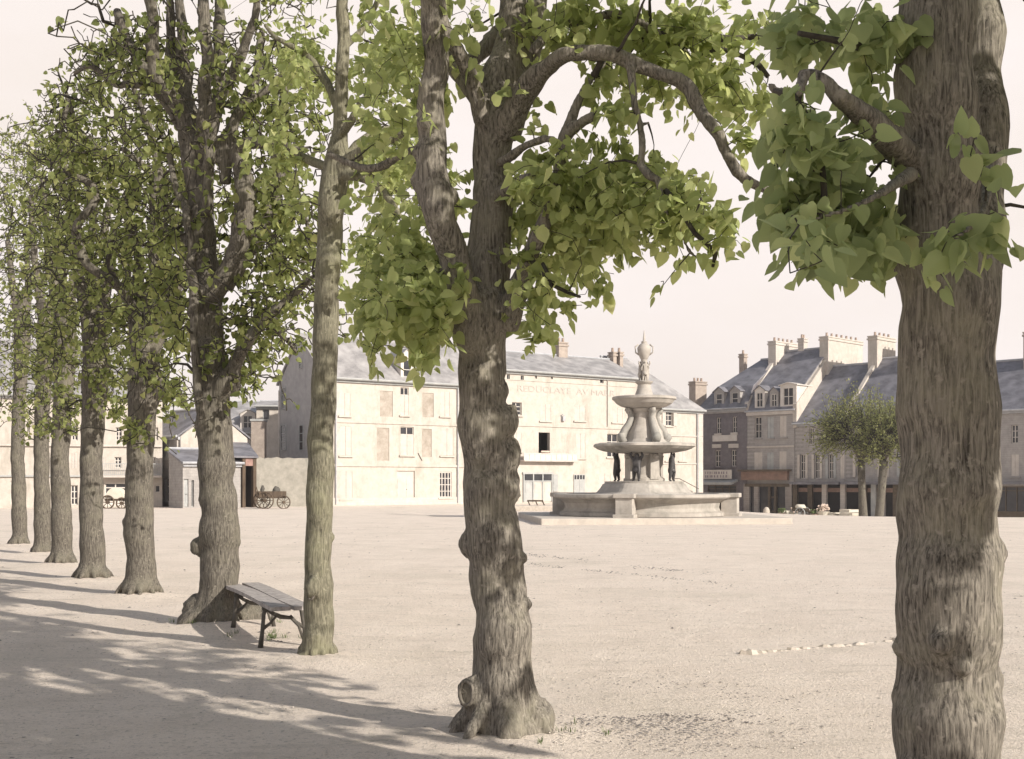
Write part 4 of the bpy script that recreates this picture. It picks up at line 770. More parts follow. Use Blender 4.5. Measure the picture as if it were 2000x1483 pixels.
# gravel and litter
def scatter(name, lab, n, mat, size, area, kind='stuff', flat=.6, weight=None):
    m = MB(); random.seed(len(name)); c = 0
    while c < n:
        x = random.uniform(area[0], area[1]); y = random.uniform(area[2], area[3])
        if weight and random.random() > weight(x, y): continue
        s = size * random.uniform(.4, 1.3); a = random.uniform(0, 6.28); u = Vector((math.cos(a), math.sin(a), 0)); v = Vector((-u.y, u.x, 0)); p = Vector((x, y, gz(x, y) + s * .1)); c += 1
        pts = [p + u * s, p + v * s * random.uniform(.5, .9), p - u * s * random.uniform(.7, 1), p - v * s * random.uniform(.5, .9), p + Zv * s * flat]
        m.add(pts, [(0, 1, 4), (1, 2, 4), (2, 3, 4), (3, 0, 4)])
    return tag(m.build(name, M[mat]), lab, kind=kind)
scatter('gravel', 'loose gravel scattered over the square', 5200, 'stone', .011, (-6, 7, 5.8, 18))
M['darkgrit'] = surf('dark_grit', (.13, .12, .12), (.26, .23, .21), 9, .9, .2)
def dens(x, y): px = CX + x / y * F; py = CY + H / y * F; return math.exp(-((px - 1290) / 150) ** 2 - ((py - 1400) / 45) ** 2)
scatter('coarse_grit', 'dark flat specks on the ground beside the near trunk', 1700, 'darkgrit', .013, (.3, 2.5, 6.6, 9.5), weight=dens, flat=.35)  # dark flat specks, densest in one patch
def lines(x, y):
    px = CX + x / y * F; py = CY + H / y * F
    return max(math.exp(-((py - (1082 + (px - 1020) * .11)) / 2.2) ** 2), math.exp(-((py - (1102 + (px - 1030) * .10)) / 2.2) ** 2)) * (1 if 1020 < px < 1430 else 0) * (.35 + .65 * (noise.noise(Vector((px * .03, 0, 0))) > 0))
scatter('drain_stones', 'faint lines of small stones crossing the square', 420, 'darkgrit', .022, (0, 5, 16, 26), weight=lines, flat=.35)
scatter('leaf_litter', 'dry leaf litter and twigs on the ground', 1500, 'darkgrit', .016, (-7, 7, 6, 22), flat=.12)
scatter('stray_pebbles', 'stray pebbles and clods dotted over the middle of the square', 900, 'darkgrit', .024, (-12, 14, 11, 44), flat=.4)
# thin tufts of grass by the near trunk
m = MB(); random.seed(9)
def tuft(x, y, n, h):
    z = gz(x, y)
    for i in range(n):
        a = random.uniform(0, 6.28); q = random.uniform(0, .05); b = Vector((x + math.cos(a) * q, y + math.sin(a) * q, z)); l = h * random.uniform(.5, 1); d = Vector((math.cos(a), math.sin(a), 0)); s = Vector((-d.y, d.x, 0)) * .0025
        m.add([b - s, b + s, b + d * l * .25 + Zv * l * .7 + s * .6, b + d * l * .25 + Zv * l * .7 - s * .6, b + d * l * .6 + Zv * l], [(0, 1, 2, 3), (3, 2, 4)])
for i in range(6): tuft(.3 + random.gauss(.12, .13), 7.05 + random.gauss(0, .15), 10, .045)
for i in range(10): tuft(-2.35 + random.gauss(0, .2), 11.35 + random.gauss(0, .15), 16, .06)
for i in range(10): tuft(-3.1 + random.gauss(0, .3), 12.5 + random.gauss(0, .2), 16, .06)
tag(m.build('grass_tufts', M['bush']), 'sparse grass tufts round the trunk feet', kind='stuff')
# ---------------------------------------------------------------- trees
def cat(pts, step):
    """Catmull-Rom through (x,y,z,r) rows, resampled about every `step` metres"""
    p = np.array(pts, float); p = np.vstack([2 * p[0] - p[1], p, 2 * p[-1] - p[-2]]); out = []
    for i in range(1, len(p) - 2):
        L_ = np.linalg.norm(p[i + 1][:3] - p[i][:3]); k = max(1, int(math.ceil(L_ / step)))
        for j in range(k):
            t = j / k; a, b, c, d = p[i - 1], p[i], p[i + 1], p[i + 2]
            out.append(.5 * ((2 * b) + (-a + c) * t + (2 * a - 5 * b + 4 * c - d) * t * t + (-a + 3 * b - 3 * c + d) * t ** 3))
    out.append(p[-2]); o = np.array(out); o[:, 3] = np.maximum(o[:, 3], .002); return o
def remesh(mb, vox, name):
    me = mb.mesh('tmp'); o = bpy.data.objects.new('tmp', me); col.objects.link(o)
    r = o.modifiers.new('r', 'REMESH'); r.mode = 'VOXEL'; r.voxel_size = vox; s = o.modifiers.new('s', 'SMOOTH'); s.iterations = 2; s.factor = .5
    dg = bpy.context.evaluated_depsgraph_get(); m2 = bpy.data.meshes.new_from_object(o.evaluated_get(dg)); bpy.data.objects.remove(o)
    m2.name = name; return m2
def barkify(me, amp, f=15.0):
    n = len(me.vertices); co_ = np.empty(n * 3); me.vertices.foreach_get('co', co_); co_ = co_.reshape(-1, 3); no = np.empty(n * 3); me.vertices.foreach_get('normal', no); no = no.reshape(-1, 3)
    d = np.empty(n)
    for i in range(n):
        x, y, z = co_[i]; a = noise.noise(Vector((x * f, y * f, z * f * .22))); b = noise.noise(Vector((x * f * 2.3, y * f * 2.3, z * f * .6))); c = noise.noise(Vector((x * 2.2, y * 2.2, z * 1.6)))
        d[i] = (1 - abs(a) * 2) * .55 + b * .6 + c * .35
    co_ += no * (d * amp)[:, None]; me.vertices.foreach_set('co', co_.ravel()); me.update()
def leaves_mesh(name, pos, tip, nor, size, mat, detail):
    """pos,tip,nor: (N,3) arrays; detail 1 = heart shaped two-sided leaf, 0 = simple folded leaf"""
    N_ = len(pos); tip = tip / np.linalg.norm(tip, axis=1)[:, None]; sd_ = np.cross(tip, nor); sd_ /= np.linalg.norm(sd_, axis=1)[:, None] + 1e-9; up = np.cross(sd_, tip)
    if detail: R_ = [(.14, -.10), (.36, -.06), (.48, .2), (.43, .48), (.24, .78)]; mid = [(0, 0), (0, 1.06)]
    else: R_ = [(.42, .12), (.36, .62)]; mid = [(0, 0), (0, 1.05)]
    tpl = [mid[0]] + R_ + [mid[1]] + [(-x, y) for x, y in R_[::-1]]; k = len(tpl); h = len(R_)
    tp = np.array(tpl); fold = rng.uniform(.05, .35, N_); curl = rng.uniform(-.1, .35, N_)
    X = tp[:, 0][None, :] * size[:, None] * rng.uniform(.85, 1.1, N_)[:, None]; Y = tp[:, 1][None, :] * size[:, None]
    Z_ = np.abs(X) * fold[:, None] - curl[:, None] * (tp[:, 1] ** 2)[None, :] * size[:, None]
    V = pos[:, None, :] + X[..., None] * sd_[:, None, :] + Y[..., None] * tip[:, None, :] + Z_[..., None] * up[:, None, :]
    f1 = list(range(0, h + 2)); f2 = [0] + list(range(h + 1, k)); fl = np.array(f1 + f2)
    idx = (np.arange(N_)[:, None] * k + fl[None, :]).ravel()
    me = bpy.data.meshes.new(name); me.vertices.add(N_ * k); me.vertices.foreach_set('co', V.ravel()); me.loops.add(len(idx)); me.loops.foreach_set('vertex_index', idx)
    me.polygons.add(N_ * 2); st = np.empty(N_ * 2, int); st[0::2] = np.arange(N_) * (len(f1) + len(f2)); st[1::2] = st[0::2] + len(f1); me.polygons.foreach_set('loop_start', st)
    tn = np.clip(rng.normal(.5, .22, N_), 0, 1); at = me.attributes.new('tone', 'FLOAT', 'POINT'); at.data.foreach_set('value', np.repeat(tn, k)); me.update(calc_edges=True); me.validate()
    me.materials.append(mat); return me
def tree(key, label, limbs, blobs, vox, leaf, burrs=(), barkm='bark', leafm='leaf', detail=1, per=9, amp=.006, flare=True, group='lime trees of the row', gnarl=.5, twr=1.0, seed=1, hang=.5, knobs=0):
    """limbs: lists of (px, py, radius px, depth offset); blobs: (px, py, rx, ry, count, depth offset, depth spread)"""
    global rng
    rng = np.random.default_rng(seed); random.seed(seed)
    bx_, by_ = TB[key]; base = Vector((bx_, by_, gz(bx_, by_))); root = thing('lime_tree', base, label, 'tree', group)
    big = MB(); small = MB(); sk = []
    for L_ in limbs:
        rows = [(*P(px, py, by_ + dd), r / F * (by_ + dd)) for (px, py, r, dd) in L_]; o = cat(rows, .10 if by_ < 14 else .16)
        ph = random.uniform(0, 50)
        for i in range(len(o)):                       # slight wandering and swelling
            q = Vector((ph, i * .35, 0)); w_ = min(1, i / 6) * min(o[i, 3], .05) * .5; o[i, 0] += noise.noise(q) * w_; o[i, 1] += noise.noise(q + Vector((9, 0, 0))) * w_ * 2; o[i, 3] *= 1 + .12 * noise.noise(Vector((ph + 7, i * .5, 0)))
        tgt = big if o[:, 3].max() > vox * 1.6 else small
        tgt.tube(o[:, :3], list(o[:, 3]), 20 if tgt is big else 7, lump=.09 if tgt is big else .16, lf=7)
        sk.append(o)
    r0 = limbs[0][0][2] / F * by_ * (.8 if key in ('three', 'bench', 'thin') else 1)
    if flare:                                          # root spurs
        for i in range(11):
            a = i * .571 + random.uniform(-.2, .2); e = Vector((math.cos(a), math.sin(a), 0)); l = random.uniform(.25, .8) * r0
            big.tube([base + e * r0 * .35 + Zv * r0 * 1.3, base + e * r0 * .75 + Zv * r0 * .45, base + e * (r0 * .95 + l * .3) + Zv * .03, base + e * (r0 + l * .8) - Zv * .09], [r0 * .36, r0 * .29, r0 * .19, r0 * .1], 10, lump=.2, lf=6)
    for (px, py, r, dd) in burrs:
        c = P(px, py, by_ + dd); big.ball(c, r / F * by_, 16, lump=.35, sc=(1, 1, 1.15))
    for o in sk:                                       # small knobs where twigs were cut
        for i in range(3, len(o), 2):
            if random.random() < knobs and o[i, 3] < .12: a = random.uniform(0, 6.28); e = Vector((math.cos(a), math.sin(a), random.uniform(-.3, .6))); (big if o[i, 3] > vox * 1.6 else small).ball(Vector(o[i, :3]) + e * o[i, 3] * .8, o[i, 3] * random.uniform(.35, .65) + .006, 8, lump=.4)
    me = remesh(big, vox, 'trunk'); barkify(me, amp); me.materials.append(M[barkm])
    tk = link('trunk', me, root, True)
    # cut faces on big burrs are left to bark; twigs grow from the skeleton towards points in the crown
    S = np.vstack([o[max(2, len(o) // 3) if j == 0 else 1:] for j, o in enumerate(sk)]); nodes_ = S[:, :3].copy(); nr = S[:, 3].copy()
    A = []
    AP = []
    for bl_ in blobs:
        px, py, rx, ry, cnt, dd, ds = bl_[:7]; pr_ = bl_[7] if len(bl_) > 7 else per; kk = by_ / F
        for _ in range(cnt):
            for _try in range(40):
                u = rng.normal(0, .62, 3)
                if u @ u > 4: continue
                if key == 'three' and px + u[0] * rx < 690 + 70 * rng.uniform() ** 2 and py + u[1] * ry > -60: continue
                if key == 'thin' and abs(px + u[0] * rx - 655) < 48 and dd + u[2] * ds < .5: continue
                if key == 'near' and 1770 < px + u[0] * rx < 1960 and py + u[1] * ry > -30 and cnt > 15: continue
                v3 = Vector(((px + u[0] * rx) * kk * 1.9, (by_ + u[2] * ds) * 1.9, (py + u[1] * ry) * kk * 1.9)) if key != 'back' else Vector(u)
                if noise.noise(v3) > .02 or rng.uniform() < .10: break
            AP.append(pr_)
            d = max(by_ + dd + u[2] * ds, 1.2 if key == 'back' else 2.8); A.append(P(px + u[0] * rx, py + u[1] * ry, d) if key != 'back' else Vector((bx_ + px + u[0] * rx, by_ + dd + u[2] * ds, py + u[1] * ry)))
    A = np.array(A); dist = np.array([np.min(np.sum((nodes_ - a) ** 2, 1)) for a in A]); order = np.argsort(dist); A = A[order]; AP = np.array(AP)[order]
    cap = np.zeros((len(nodes_) + len(A) * 36, 3)); cr = np.zeros(len(cap)); k = len(nodes_); cap[:k] = nodes_; cr[:k] = nr
    LP, LT = [], []
    n1 = max(6, len(A) // (4 if gnarl > 1 else 7)); sel = rng.permutation(len(A))[:n1]; sel.sort()
    seq = [(A[i], -1) for i in sel] + [(A[i], AP[i]) for i in range(len(A))]
    for a, pr_ in seq:
        prim = pr_ < 0
        dd = np.sum((cap[:k] - a) ** 2, 1) + np.maximum(0, cap[:k, 2] - a[2]) * (.0 if hang else .3); i = int(np.argmin(dd)); p0 = cap[i]; L_ = math.sqrt(max(1e-6, np.sum((p0 - a) ** 2)))
        if prim and L_ < .3: continue
        n = max(4 if prim else 3, min(30, int(L_ / .08))); perp = rng.normal(0, 1, 3); perp[2] = abs(perp[2]); bow = perp / np.linalg.norm(perp) * L_ * .13 * rng.uniform(.3, 1.4); pts = []; wob = np.zeros(3)
        for j in range(n + 1):
            t = j / n; wob = wob * (.86 if prim else .8) + rng.normal(0, 1, 3) * gnarl * (.04 if prim else .028) * min(1, L_); q = p0 + (a - p0) * t + bow * math.sin(math.pi * t) + wob * (t > 0); q[2] -= hang * .05 * t * t * L_; pts.append(q)
        r1 = min(cr[i] * .7, ((.004 + .013 * L_) if prim else (.0035 + .006 * L_)) * twr + .0005); rr = [max((.0034 if gnarl > 1 else .002) * twr, r1 * (1 - (.9 if prim else .75) * j / n)) for j in range(n + 1)]
        small.tube(pts, rr, 7 if prim else 5 if r1 > .006 else 4, cap=False, lump=.2 if prim else 0, lf=9)
        if prim: pr_ = 0
        for j in range(1, n + 1): cap[k] = pts[j]; cr[k] = rr[j]; k += 1
        outv = a - p0; outv /= np.linalg.norm(outv) + 1e-6
        m_ = int(rng.poisson(pr_))
        for q in range(m_):
            t = 1 - abs(rng.normal(0, .42)); t = max(0.05, min(1, t)); b = pts[int(round(t * n))]; LP.append(b + rng.normal(0, 1, 3) * .035); LT.append(outv)
    small.build('branches', M['twig'] if barkm != 'bark_s' else M['twig'], root, True)
    if LP:
        LP = np.array(LP); LT = np.array(LT); N_ = len(LP); tip = LT * .5 + rng.normal(0, .55, (N_, 3)); tip[:, 2] -= .55; nor = rng.normal(0, .55, (N_, 3)); nor[:, 2] += .8
        sz = leaf * np.clip(rng.normal(1, .24, N_), .45, 1.5)
        link('crown', leaves_mesh('crown', LP, tip, nor, sz, M[leafm], detail), root)
    return root
SC = float(globals().get('LEAFSCALE', 1.0))
def nb(bl): return [(q[0], q[1], q[2], q[3], max(1, int(q[4] * SC))) + tuple(q[5:]) for q in bl]
def mound(px, py, r, dd=0): return (px, py, r, dd)
# the second tree from the right, middle of the picture (7 m)
T3 = [[(994,1500,92,0),(992,1440,76,0),(985,1360,61,0),(980,1250,54,0),(971,1100,53,0),(958,1000,50,0),(951,900,48,0),(942,800,45,0),(940,700,45,0),(943,620,47,0),(954,520,44,.02),(961,400,39,.05),(962,300,38,.05),(968,200,38,.05),(985,120,30,.1),(1000,45,27,.2),(1010,-120,22,.3),(1030,-350,15,.5),(1040,-600,8,.6)],
      [(925,680,30,-.05),(905,600,32,-.15),(885,500,32,-.25),(862,440,30,-.3),(850,380,31,-.3),(842,300,28,-.3),(845,200,27,-.25),(856,120,24,-.3),(842,50,22,-.35),(835,-120,18,-.5),(800,-400,10,-.7)],
      [(990,640,26,-.05),(1012,560,20,-.15),(1050,470,16,-.3),(1070,415,14,-.35),(1088,343,13,-.4),(1095,283,13,-.4),(1110,245,11,-.4),(1122,215,9,-.4),(1139,182,8,-.4),(1160,145,7,-.3),(1180,120,8,-.2)],
      [(1098,275,12,-.4),(1118,252,12,-.45),(1140,236,10,-.5),(1160,226,9,-.55)],
      [(985,260,32,0),(1010,210,27,-.1),(1035,165,24,-.2),(1061,134,19,-.3),(1085,118,16,-.4),(1112,109,15,-.5),(1145,102,15,-.55),(1179,104,15,-.6),(1215,112,15,-.6),(1245,125,14,-.6),(1263,133,13,-.6),(1293,145,13,-.6),(1318,154,14,-.6),(1340,170,14,-.6),(1357,195,14,-.65),(1369,214,13,-.65),(1385,242,12,-.7),(1402,266,12,-.7),(1412,290,10,-.7),(1424,309,11,-.7),(1440,333,11,-.7),(1458,352,11,-.7),(1487,366,9,-.7),(1507,378,7,-.7)],
      [(1230,122,10,-.6),(1235,160,8,-.65),(1240,202,7,-.7),(1250,245,7,-.7),(1254,285,7,-.75),(1250,320,9,-.75),(1265,340,9,-.8),(1287,353,8,-.8),(1292,396,5,-.85),(1312,430,4.5,-.85),(1329,445,4.5,-.85),(1338,475,5,-.85),(1349,494,6,-.85),(1366,508,3,-.85)],
      [(1287,355,6,-.8),(1320,400,5,-.85),(1357,457,5,-.9),(1380,476,5,-.9),(1398,493,6,-.9),(1392,522,3,-.9)],
      [(1130,104,9,-.5),(1175,120,8,-.5),(1160,150,7,-.5)],
      [(990,160,26,.1),(1015,150,24,.2),(1035,95,24,.3),(1042,45,23,.35),(1060,-80,18,.5),(1110,-300,10,.8)],
      [(945,240,20,-.05),(932,185,17,-.1),(918,145,16,-.15),(895,100,14,-.2),(868,50,13,-.25),(840,-60,10,-.3),(780,-250,6,-.5)],
      [(935,200,15,-.02),(900,150,14,.1),(868,110,15,.15),(850,60,14,.2)],
      [(905,140,14,.3),(935,105,15,.4),(975,70,18,.5),(990,40,18,.6),(1000,-100,12,.9)],
      [(975,318,10,-.1),(1000,305,9,-.25),(1020,288,8,-.35),(1045,278,8,-.45),(1062,271,7,-.5),(1085,272,5,-.55)],
      [(975,380,15,-.1),(1000,366,12,-.25),(1020,352,10,-.35),(1036,346,8,-.4)],
      [(1040,100,10,-.2),(1080,60,9,-.1),(1150,35,8,0),(1220,30,9,.1),(1272,60,9,.1),(1310,85,8,.1),(1333,92,8,.1),(1345,125,6,0),(1338,150,6,-.3)],
      [(1290,70,8,.1),(1340,60,7,.2),(1426,78,8,.2),(1470,72,6,.2),(1520,70,7,.2),(1564,62,6,.2)],
      [(1370,110,5,.1),(1410,97,5,.1),(1450,110,5,.1),(1483,128,6,.1),(1500,150,5,.1)],
      [(640,300,6,.6),(720,330,8,.5),(790,300,9,.3),(850,290,10,0)],
      [(1035,500,6,-.3),(1052,530,5,-.5),(1075,548,4,-.6),(1078,570,3,-.6)], [(1060,515,4,-.5),(1085,560,4,-.6),(1110,572,3.5,-.6),(1132,580,3,-.7)]]
b3 = [(972,768,22,-.03),(978,825,36,-.02),(985,890,33,-.02),(982,950,36,0),(917,1064,22,.02),(1022,1090,9,-.05),(1030,1180,10,-.05),(920,1352,27,-.06),(1050,1405,36,.02),(935,1450,40,-.03),(1035,1460,42,0),
      (838,240,22,-.3),(830,300,22,-.28),(828,355,24,-.25),(838,388,22,-.25),(840,170,20,-.3),(868,470,18,-.28),(880,385,16,-.25)]
BL3 = [(780,560,120,100,210,.2,.9),(720,620,60,60,70,-.1,.6),(850,610,50,70,55,-.2,.4),(790,440,110,90,110,.4,.9),(740,200,110,150,110,.5,.9),(900,120,120,80,50,.5,.6),
       (1050,600,60,50,34,-.3,.4),(1110,480,90,80,115,.1,.7),(1150,390,110,90,140,.1,.7),(1290,420,110,60,120,-.4,.45),(1240,350,90,50,60,-.3,.4),(1370,420,70,60,45,-.6,.4),(1080,320,60,60,34,-.4,.5),
       (1210,90,120,70,75,.1,.5),(1330,120,110,70,70,.1,.5),(1430,150,90,70,55,0,.5),(1400,60,150,30,70,0,.5),(1210,230,50,60,14,-.5,.4),(1460,290,40,60,8,-.7,.3),(1110,60,90,50,45,.1,.6),(1020,400,60,120,22,.5,.4),
       (830,700,12,30,6,-.5,.1),(1060,665,30,25,7,-.7,.15),(1290,548,20,10,2,-.9,.1),(1150,200,120,60,14,-.3,.5),
       (1000,-260,450,240,520,.2,1.4),(850,-650,330,280,200,0,1.3),(1300,-150,200,150,100,-.3,.9)]
t3 = tree('three', 'thick lime tree right of the picture centre with burrs and a long arching branch', T3, nb(BL3), .017, .062, b3, per=5.5, gnarl=.8, seed=3, knobs=.25, hang=.6)
# nearest tree, right edge
T4 = [[(1845,1640,125,0),(1850,1500,104,0),(1852,1350,100,0),(1852,1200,99,0),(1852,1050,95,0),(1853,900,94,0),(1853,750,93,0),(1850,600,93,0),(1845,500,92,0),(1835,400,78,-.02),(1830,250,75,-.05),(1828,100,74,-.1),(1825,-50,70,-.1),(1815,-250,60,-.2),(1800,-600,40,-.3),(1780,-1000,20,-.4)],
      [(1880,620,60,.05),(1905,480,52,.1),(1915,380,46,.15),(1922,250,44,.2),(1918,100,42,.3),(1910,-50,38,.4),(1960,-400,26,.6),(2010,-800,12,.8)],
      [(1770,310,30,-.1),(1735,272,30,-.25),(1708,245,27,-.35),(1682,225,22,-.4),(1655,205,18,-.45),(1632,190,16,-.5),(1610,163,14,-.5),(1596,150,13,-.5),(1580,141,12,-.5),(1567,144,12,-.5),(1565,158,11,-.5),(1558,178,12,-.55),(1545,190,12,-.55),(1530,186,12,-.55),(1512,176,9,-.6),(1500,160,8,-.6)],
      [(1560,180,9,-.5),(1557,205,8,-.5),(1566,240,6,-.5),(1600,290,6,-.5),(1610,380,7,-.5),(1600,450,5,-.5)],
      [(1780,340,16,-.2),(1730,370,10,-.5),(1680,400,8,-.6),(1620,420,6,-.7),(1560,440,4,-.8)],
      [(1760,90,12,-.1),(1710,98,10,-.2),(1640,80,7,-.3),(1560,65,5,-.4)],
      [(1930,330,14,-.3),(1925,400,10,-.6),(1900,440,8,-.8),(1860,470,5,-.9)]]
b4 = [(1758,1265,16,.0),(1762,1360,22,.05),(1768,1400,24,.0),(1838,1255,22,-.19),(1880,1300,18,-.18),(1935,1080,30,.0),(1925,1330,34,0),(1800,1530,60,-.05),(1910,1530,60,-.05)]
BL4 = [(1640,400,95,95,85,-.2,.35),(1550,410,60,60,32,-.3,.25),(1690,480,50,60,34,-.3,.25),(1600,260,70,50,38,-.6,.3),(1650,75,100,30,60,-.1,.3),(1715,190,25,40,8,-.4,.2),(1915,300,25,25,4,-.7,.1),(1905,440,35,50,8,-.75,.12),(1840,510,40,40,6,-.8,.12),(1600,510,80,30,14,-.8,.2),
       (1750,-400,420,280,150,.3,1.1),(1700,-900,420,380,90,.2,1.1),(1980,-500,260,300,100,.5,1),(2190,150,120,330,300,.7,.5),(2120,-450,200,330,300,.6,.7)]
tree('near', 'massive near lime trunk filling the right edge, large leaves hanging beside it', T4, nb(BL4), .016, .068, b4, per=5, leafm='leaf_n', gnarl=.8, seed=5, hang=.6, amp=.003)
# thin straight tree
TT = [[(622,1340,38,0),(621,1290,33,0),(622,1220,28,0),(622,1100,26,0),(624,980,26,0),(628,860,25,0),(632,750,24,0),(638,600,24,0),(644,470,25,0),(650,380,27,0),(658,320,25,0),(664,250,15,0),(667,150,13,0),(668,45,12,0),(670,-150,10,0),(680,-450,7,0),(670,-800,4,0)],
      [(655,345,20,0),(680,318,15,-.1),(717,290,11,-.25),(750,280,8,-.3),(785,262,7,-.4),(820,240,5,-.5)], [(668,330,13,0),(700,285,12,.2),(740,262,10,.4),(790,245,8,.6),(840,235,5,.8)],
      [(655,340,12,0),(700,346,9,-.2),(740,365,8,-.3),(765,395,7,-.4),(780,424,6,-.5)], [(652,370,12,0),(690,330,9,.3),(730,345,7,.5),(765,355,5,.6),(790,400,4,.7)],
      [(658,210,9,0),(640,165,8,.1),(610,120,7,.2),(575,95,6,.3),(540,75,5,.3),(518,48,4,.4)], [(662,270,8,0),(690,230,8,-.3),(702,200,5,-.3)],
      [(655,330,10,.1),(620,320,9,.3),(570,300,7,.5),(530,310,5,.6)],[(665,100,7,0),(720,40,6,.2),(760,-60,5,.3)]]
BT = [(760,330,80,90,130,.2,.7),(720,130,90,80,90,.1,.8),(590,130,70,80,60,.3,.6),(560,330,60,80,50,.5,.7),(700,500,60,80,50,.3,.6),(640,-150,200,160,200,.1,1.4),(650,-550,160,230,120,0,1.4)]
tt = tree('thin', 'slender straight lime trunk with smooth greenish bark at the end of the bench', TT, nb(BT), .014, .060, [(610,1150,16,-.13),(645,1050,9,0),(612,1140,12,-.14),(598,1290,22,-.05)], barkm='bark_s', per=6, amp=.002, gnarl=.5, seed=8, hang=.5)
def scar(root, px, py, dd, by, rx, rz, nrm):
    """healed cut on a burr: a raised oval lip round a weathered wood face"""
    n_ = Vector(nrm).normalized(); s_ = Vector((-n_.y, n_.x, 0)); c_ = P(px, py, by + dd); m = MB(); k = 22
    m.tube([c_ + s_ * math.cos(2 * math.pi * i / k) * rx + Zv * math.sin(2 * math.pi * i / k) * rz for i in range(k + 1)], rx * .28, 8, cap=False, lump=.35, lf=18); o = m.build('branch_scar', M['bark'], root, True)
    m = MB(); vs = [c_ + n_ * .006] + [c_ + s_ * math.cos(2 * math.pi * i / k) * rx + Zv * math.sin(2 * math.pi * i / k) * rz + n_ * .004 * math.sin(i * 3) for i in range(k)]
    m.add(vs, [(0, 1 + i, 1 + (i + 1) % k) for i in range(k)]); m.build('cut_face', M['cut'], o)
scar(t3, 911, 1354, -.155, TB['three'][1], .046, .072, (-.55, -1, 0)); scar(tt, 607, 1152, -.155, TB['thin'][1], .036, .085, (-.25, -1, 0))
# bench tree
TBn = [[(418,1290,58,0),(420,1225,46,0),(426,1160,38,0),(430,1090,37,0),(429,1020,36,0),(424,940,34,0),(419,860,34,0),(414,780,33,0),(409,700,31,0),(406,640,31,0),(404,590,32,0),(398,500,26,0),(393,420,22,0),(388,350,26,0),(378,280,28,0),(368,220,18,0),(362,150,13,.1),(354,60,10,.1),(345,-150,7,.2),(340,-400,4,.2)],
      [(395,330,17,0),(398,260,15,-.2),(400,180,13,-.3),(404,100,12,-.3),(398,40,11,-.3),(390,-150,8,-.3),(400,-400,4,-.4)], [(398,300,14,.1),(420,220,13,.2),(430,140,12,.3),(428,50,10,.4),(440,-160,7,.5)],
      [(405,420,12,-.1),(407,330,11,-.2),(412,250,11,-.25),(440,180,10,-.3),(470,110,10,-.3),(492,50,8,-.4),(520,-100,5,-.5)],
      [(375,270,20,0),(345,200,14,-.1),(320,170,12,-.2),(300,130,13,-.2),(296,45,12,-.3),(290,-150,8,-.3)], [(350,210,12,0),(335,140,10,.1),(333,60,9,.2),(325,-60,7,.2)],
      [(385,300,14,.1),(340,220,12,.3),(290,170,9,.4),(255,165,8,.5),(225,165,6,.6),(180,130,5,.7),(145,145,4,.8)], [(368,250,13,0),(330,190,11,.1),(265,110,10,.2),(240,60,10,.2),(228,20,8,.3)],
      [(408,580,22,-.1),(440,540,20,-.2),(465,480,20,-.3),(480,420,22,-.3),(480,370,20,-.3),(462,300,14,-.3),(480,280,12,-.4),(530,282,10,-.5),(580,290,8,-.6)], [(440,560,16,.1),(480,500,14,.2),(520,430,14,.3),(545,350,13,.4),(550,270,11,.5),(555,190,8,.6),(560,110,6,.7)],
      [(428,770,20,-.1),(440,748,20,-.15),(455,718,13,-.2),(470,690,12,-.25),(488,662,11,-.3),(505,640,10,-.3),(525,617,10,-.35),(545,600,9,-.4),(566,582,8,-.4),(590,560,7,-.45),(615,540,6,-.5)],
      [(498,650,6,-.3),(470,632,6,0),(430,625,7,.2)],[(520,620,7,-.35),(545,650,6,-.3),(560,665,5,-.2),(580,690,3,-.1)],
      [(395,820,10,-.28),(385,760,8,-.3),(382,700,8,-.3),(378,620,8,-.3),(380,560,10,-.28),(372,510,9,-.25),(366,420,8,-.2),(345,370,7,-.1),(330,300,6,0)],
      [(398,520,12,.1),(365,470,10,.3),(330,450,8,.5),(290,430,6,.6)], [(440,360,11,-.2),(455,250,10,-.2),(500,150,9,-.1),(510,60,7,0)],
      [(545,440,7,.3),(580,400,6,.4),(600,440,5,.4),(612,520,5,.4),(600,470,4,.4)],[(440,340,8,-.2),(430,290,8,-.2),(470,220,8,-.2),(540,160,7,-.2),(570,120,5,-.2)]]
BB = [(520,620,90,90,150,.2,.9),(560,480,70,110,190,.3,.9),(500,400,90,120,130,.4,1.0),(480,730,50,60,60,0,.6),(540,160,90,110,140,.4,1),(450,150,80,110,60,.3,1),(300,130,90,90,60,.3,1),(240,110,60,70,80,.4,.8),(330,560,50,90,60,.6,.8),(330,330,90,120,80,.6,1),(590,380,50,140,90,.5,.8),(600,230,60,90,70,.5,.8),(380,-200,260,200,260,.2,1.8),(380,-500,200,160,110,.2,1.6),(300,470,70,90,70,.8,.8),(505,700,45,40,30,.2,.4),
      (330,130,120,110,170,0,1,1.2),(480,160,110,110,150,.1,1,1.5),(250,140,60,100,80,.1,.8,1.5),(520,480,100,120,160,.1,1,1.5),(350,420,60,140,110,.2,1,2),(540,620,80,60,90,.0,.8,1.5),(450,380,200,280,260,.1,1.2,1.6),(350,620,120,120,110,.2,1.1,3)]
tree('bench', 'gnarled lime tree with a crooked rising side branch at the far end of the bench', TBn, nb(BB), .022, .066, [(446,745,26,-.1),(388,1068,16,0),(455,1060,14,0),(385,1190,26,0),(380,1225,34,-.1),(460,1225,30,.05),(490,1205,24,.1),(375,610,10,-.3)], barkm='bark_d', leafm='leaf_d', per=3.4, gnarl=2.1, twr=1.9, seed=12, hang=.3, knobs=.5)
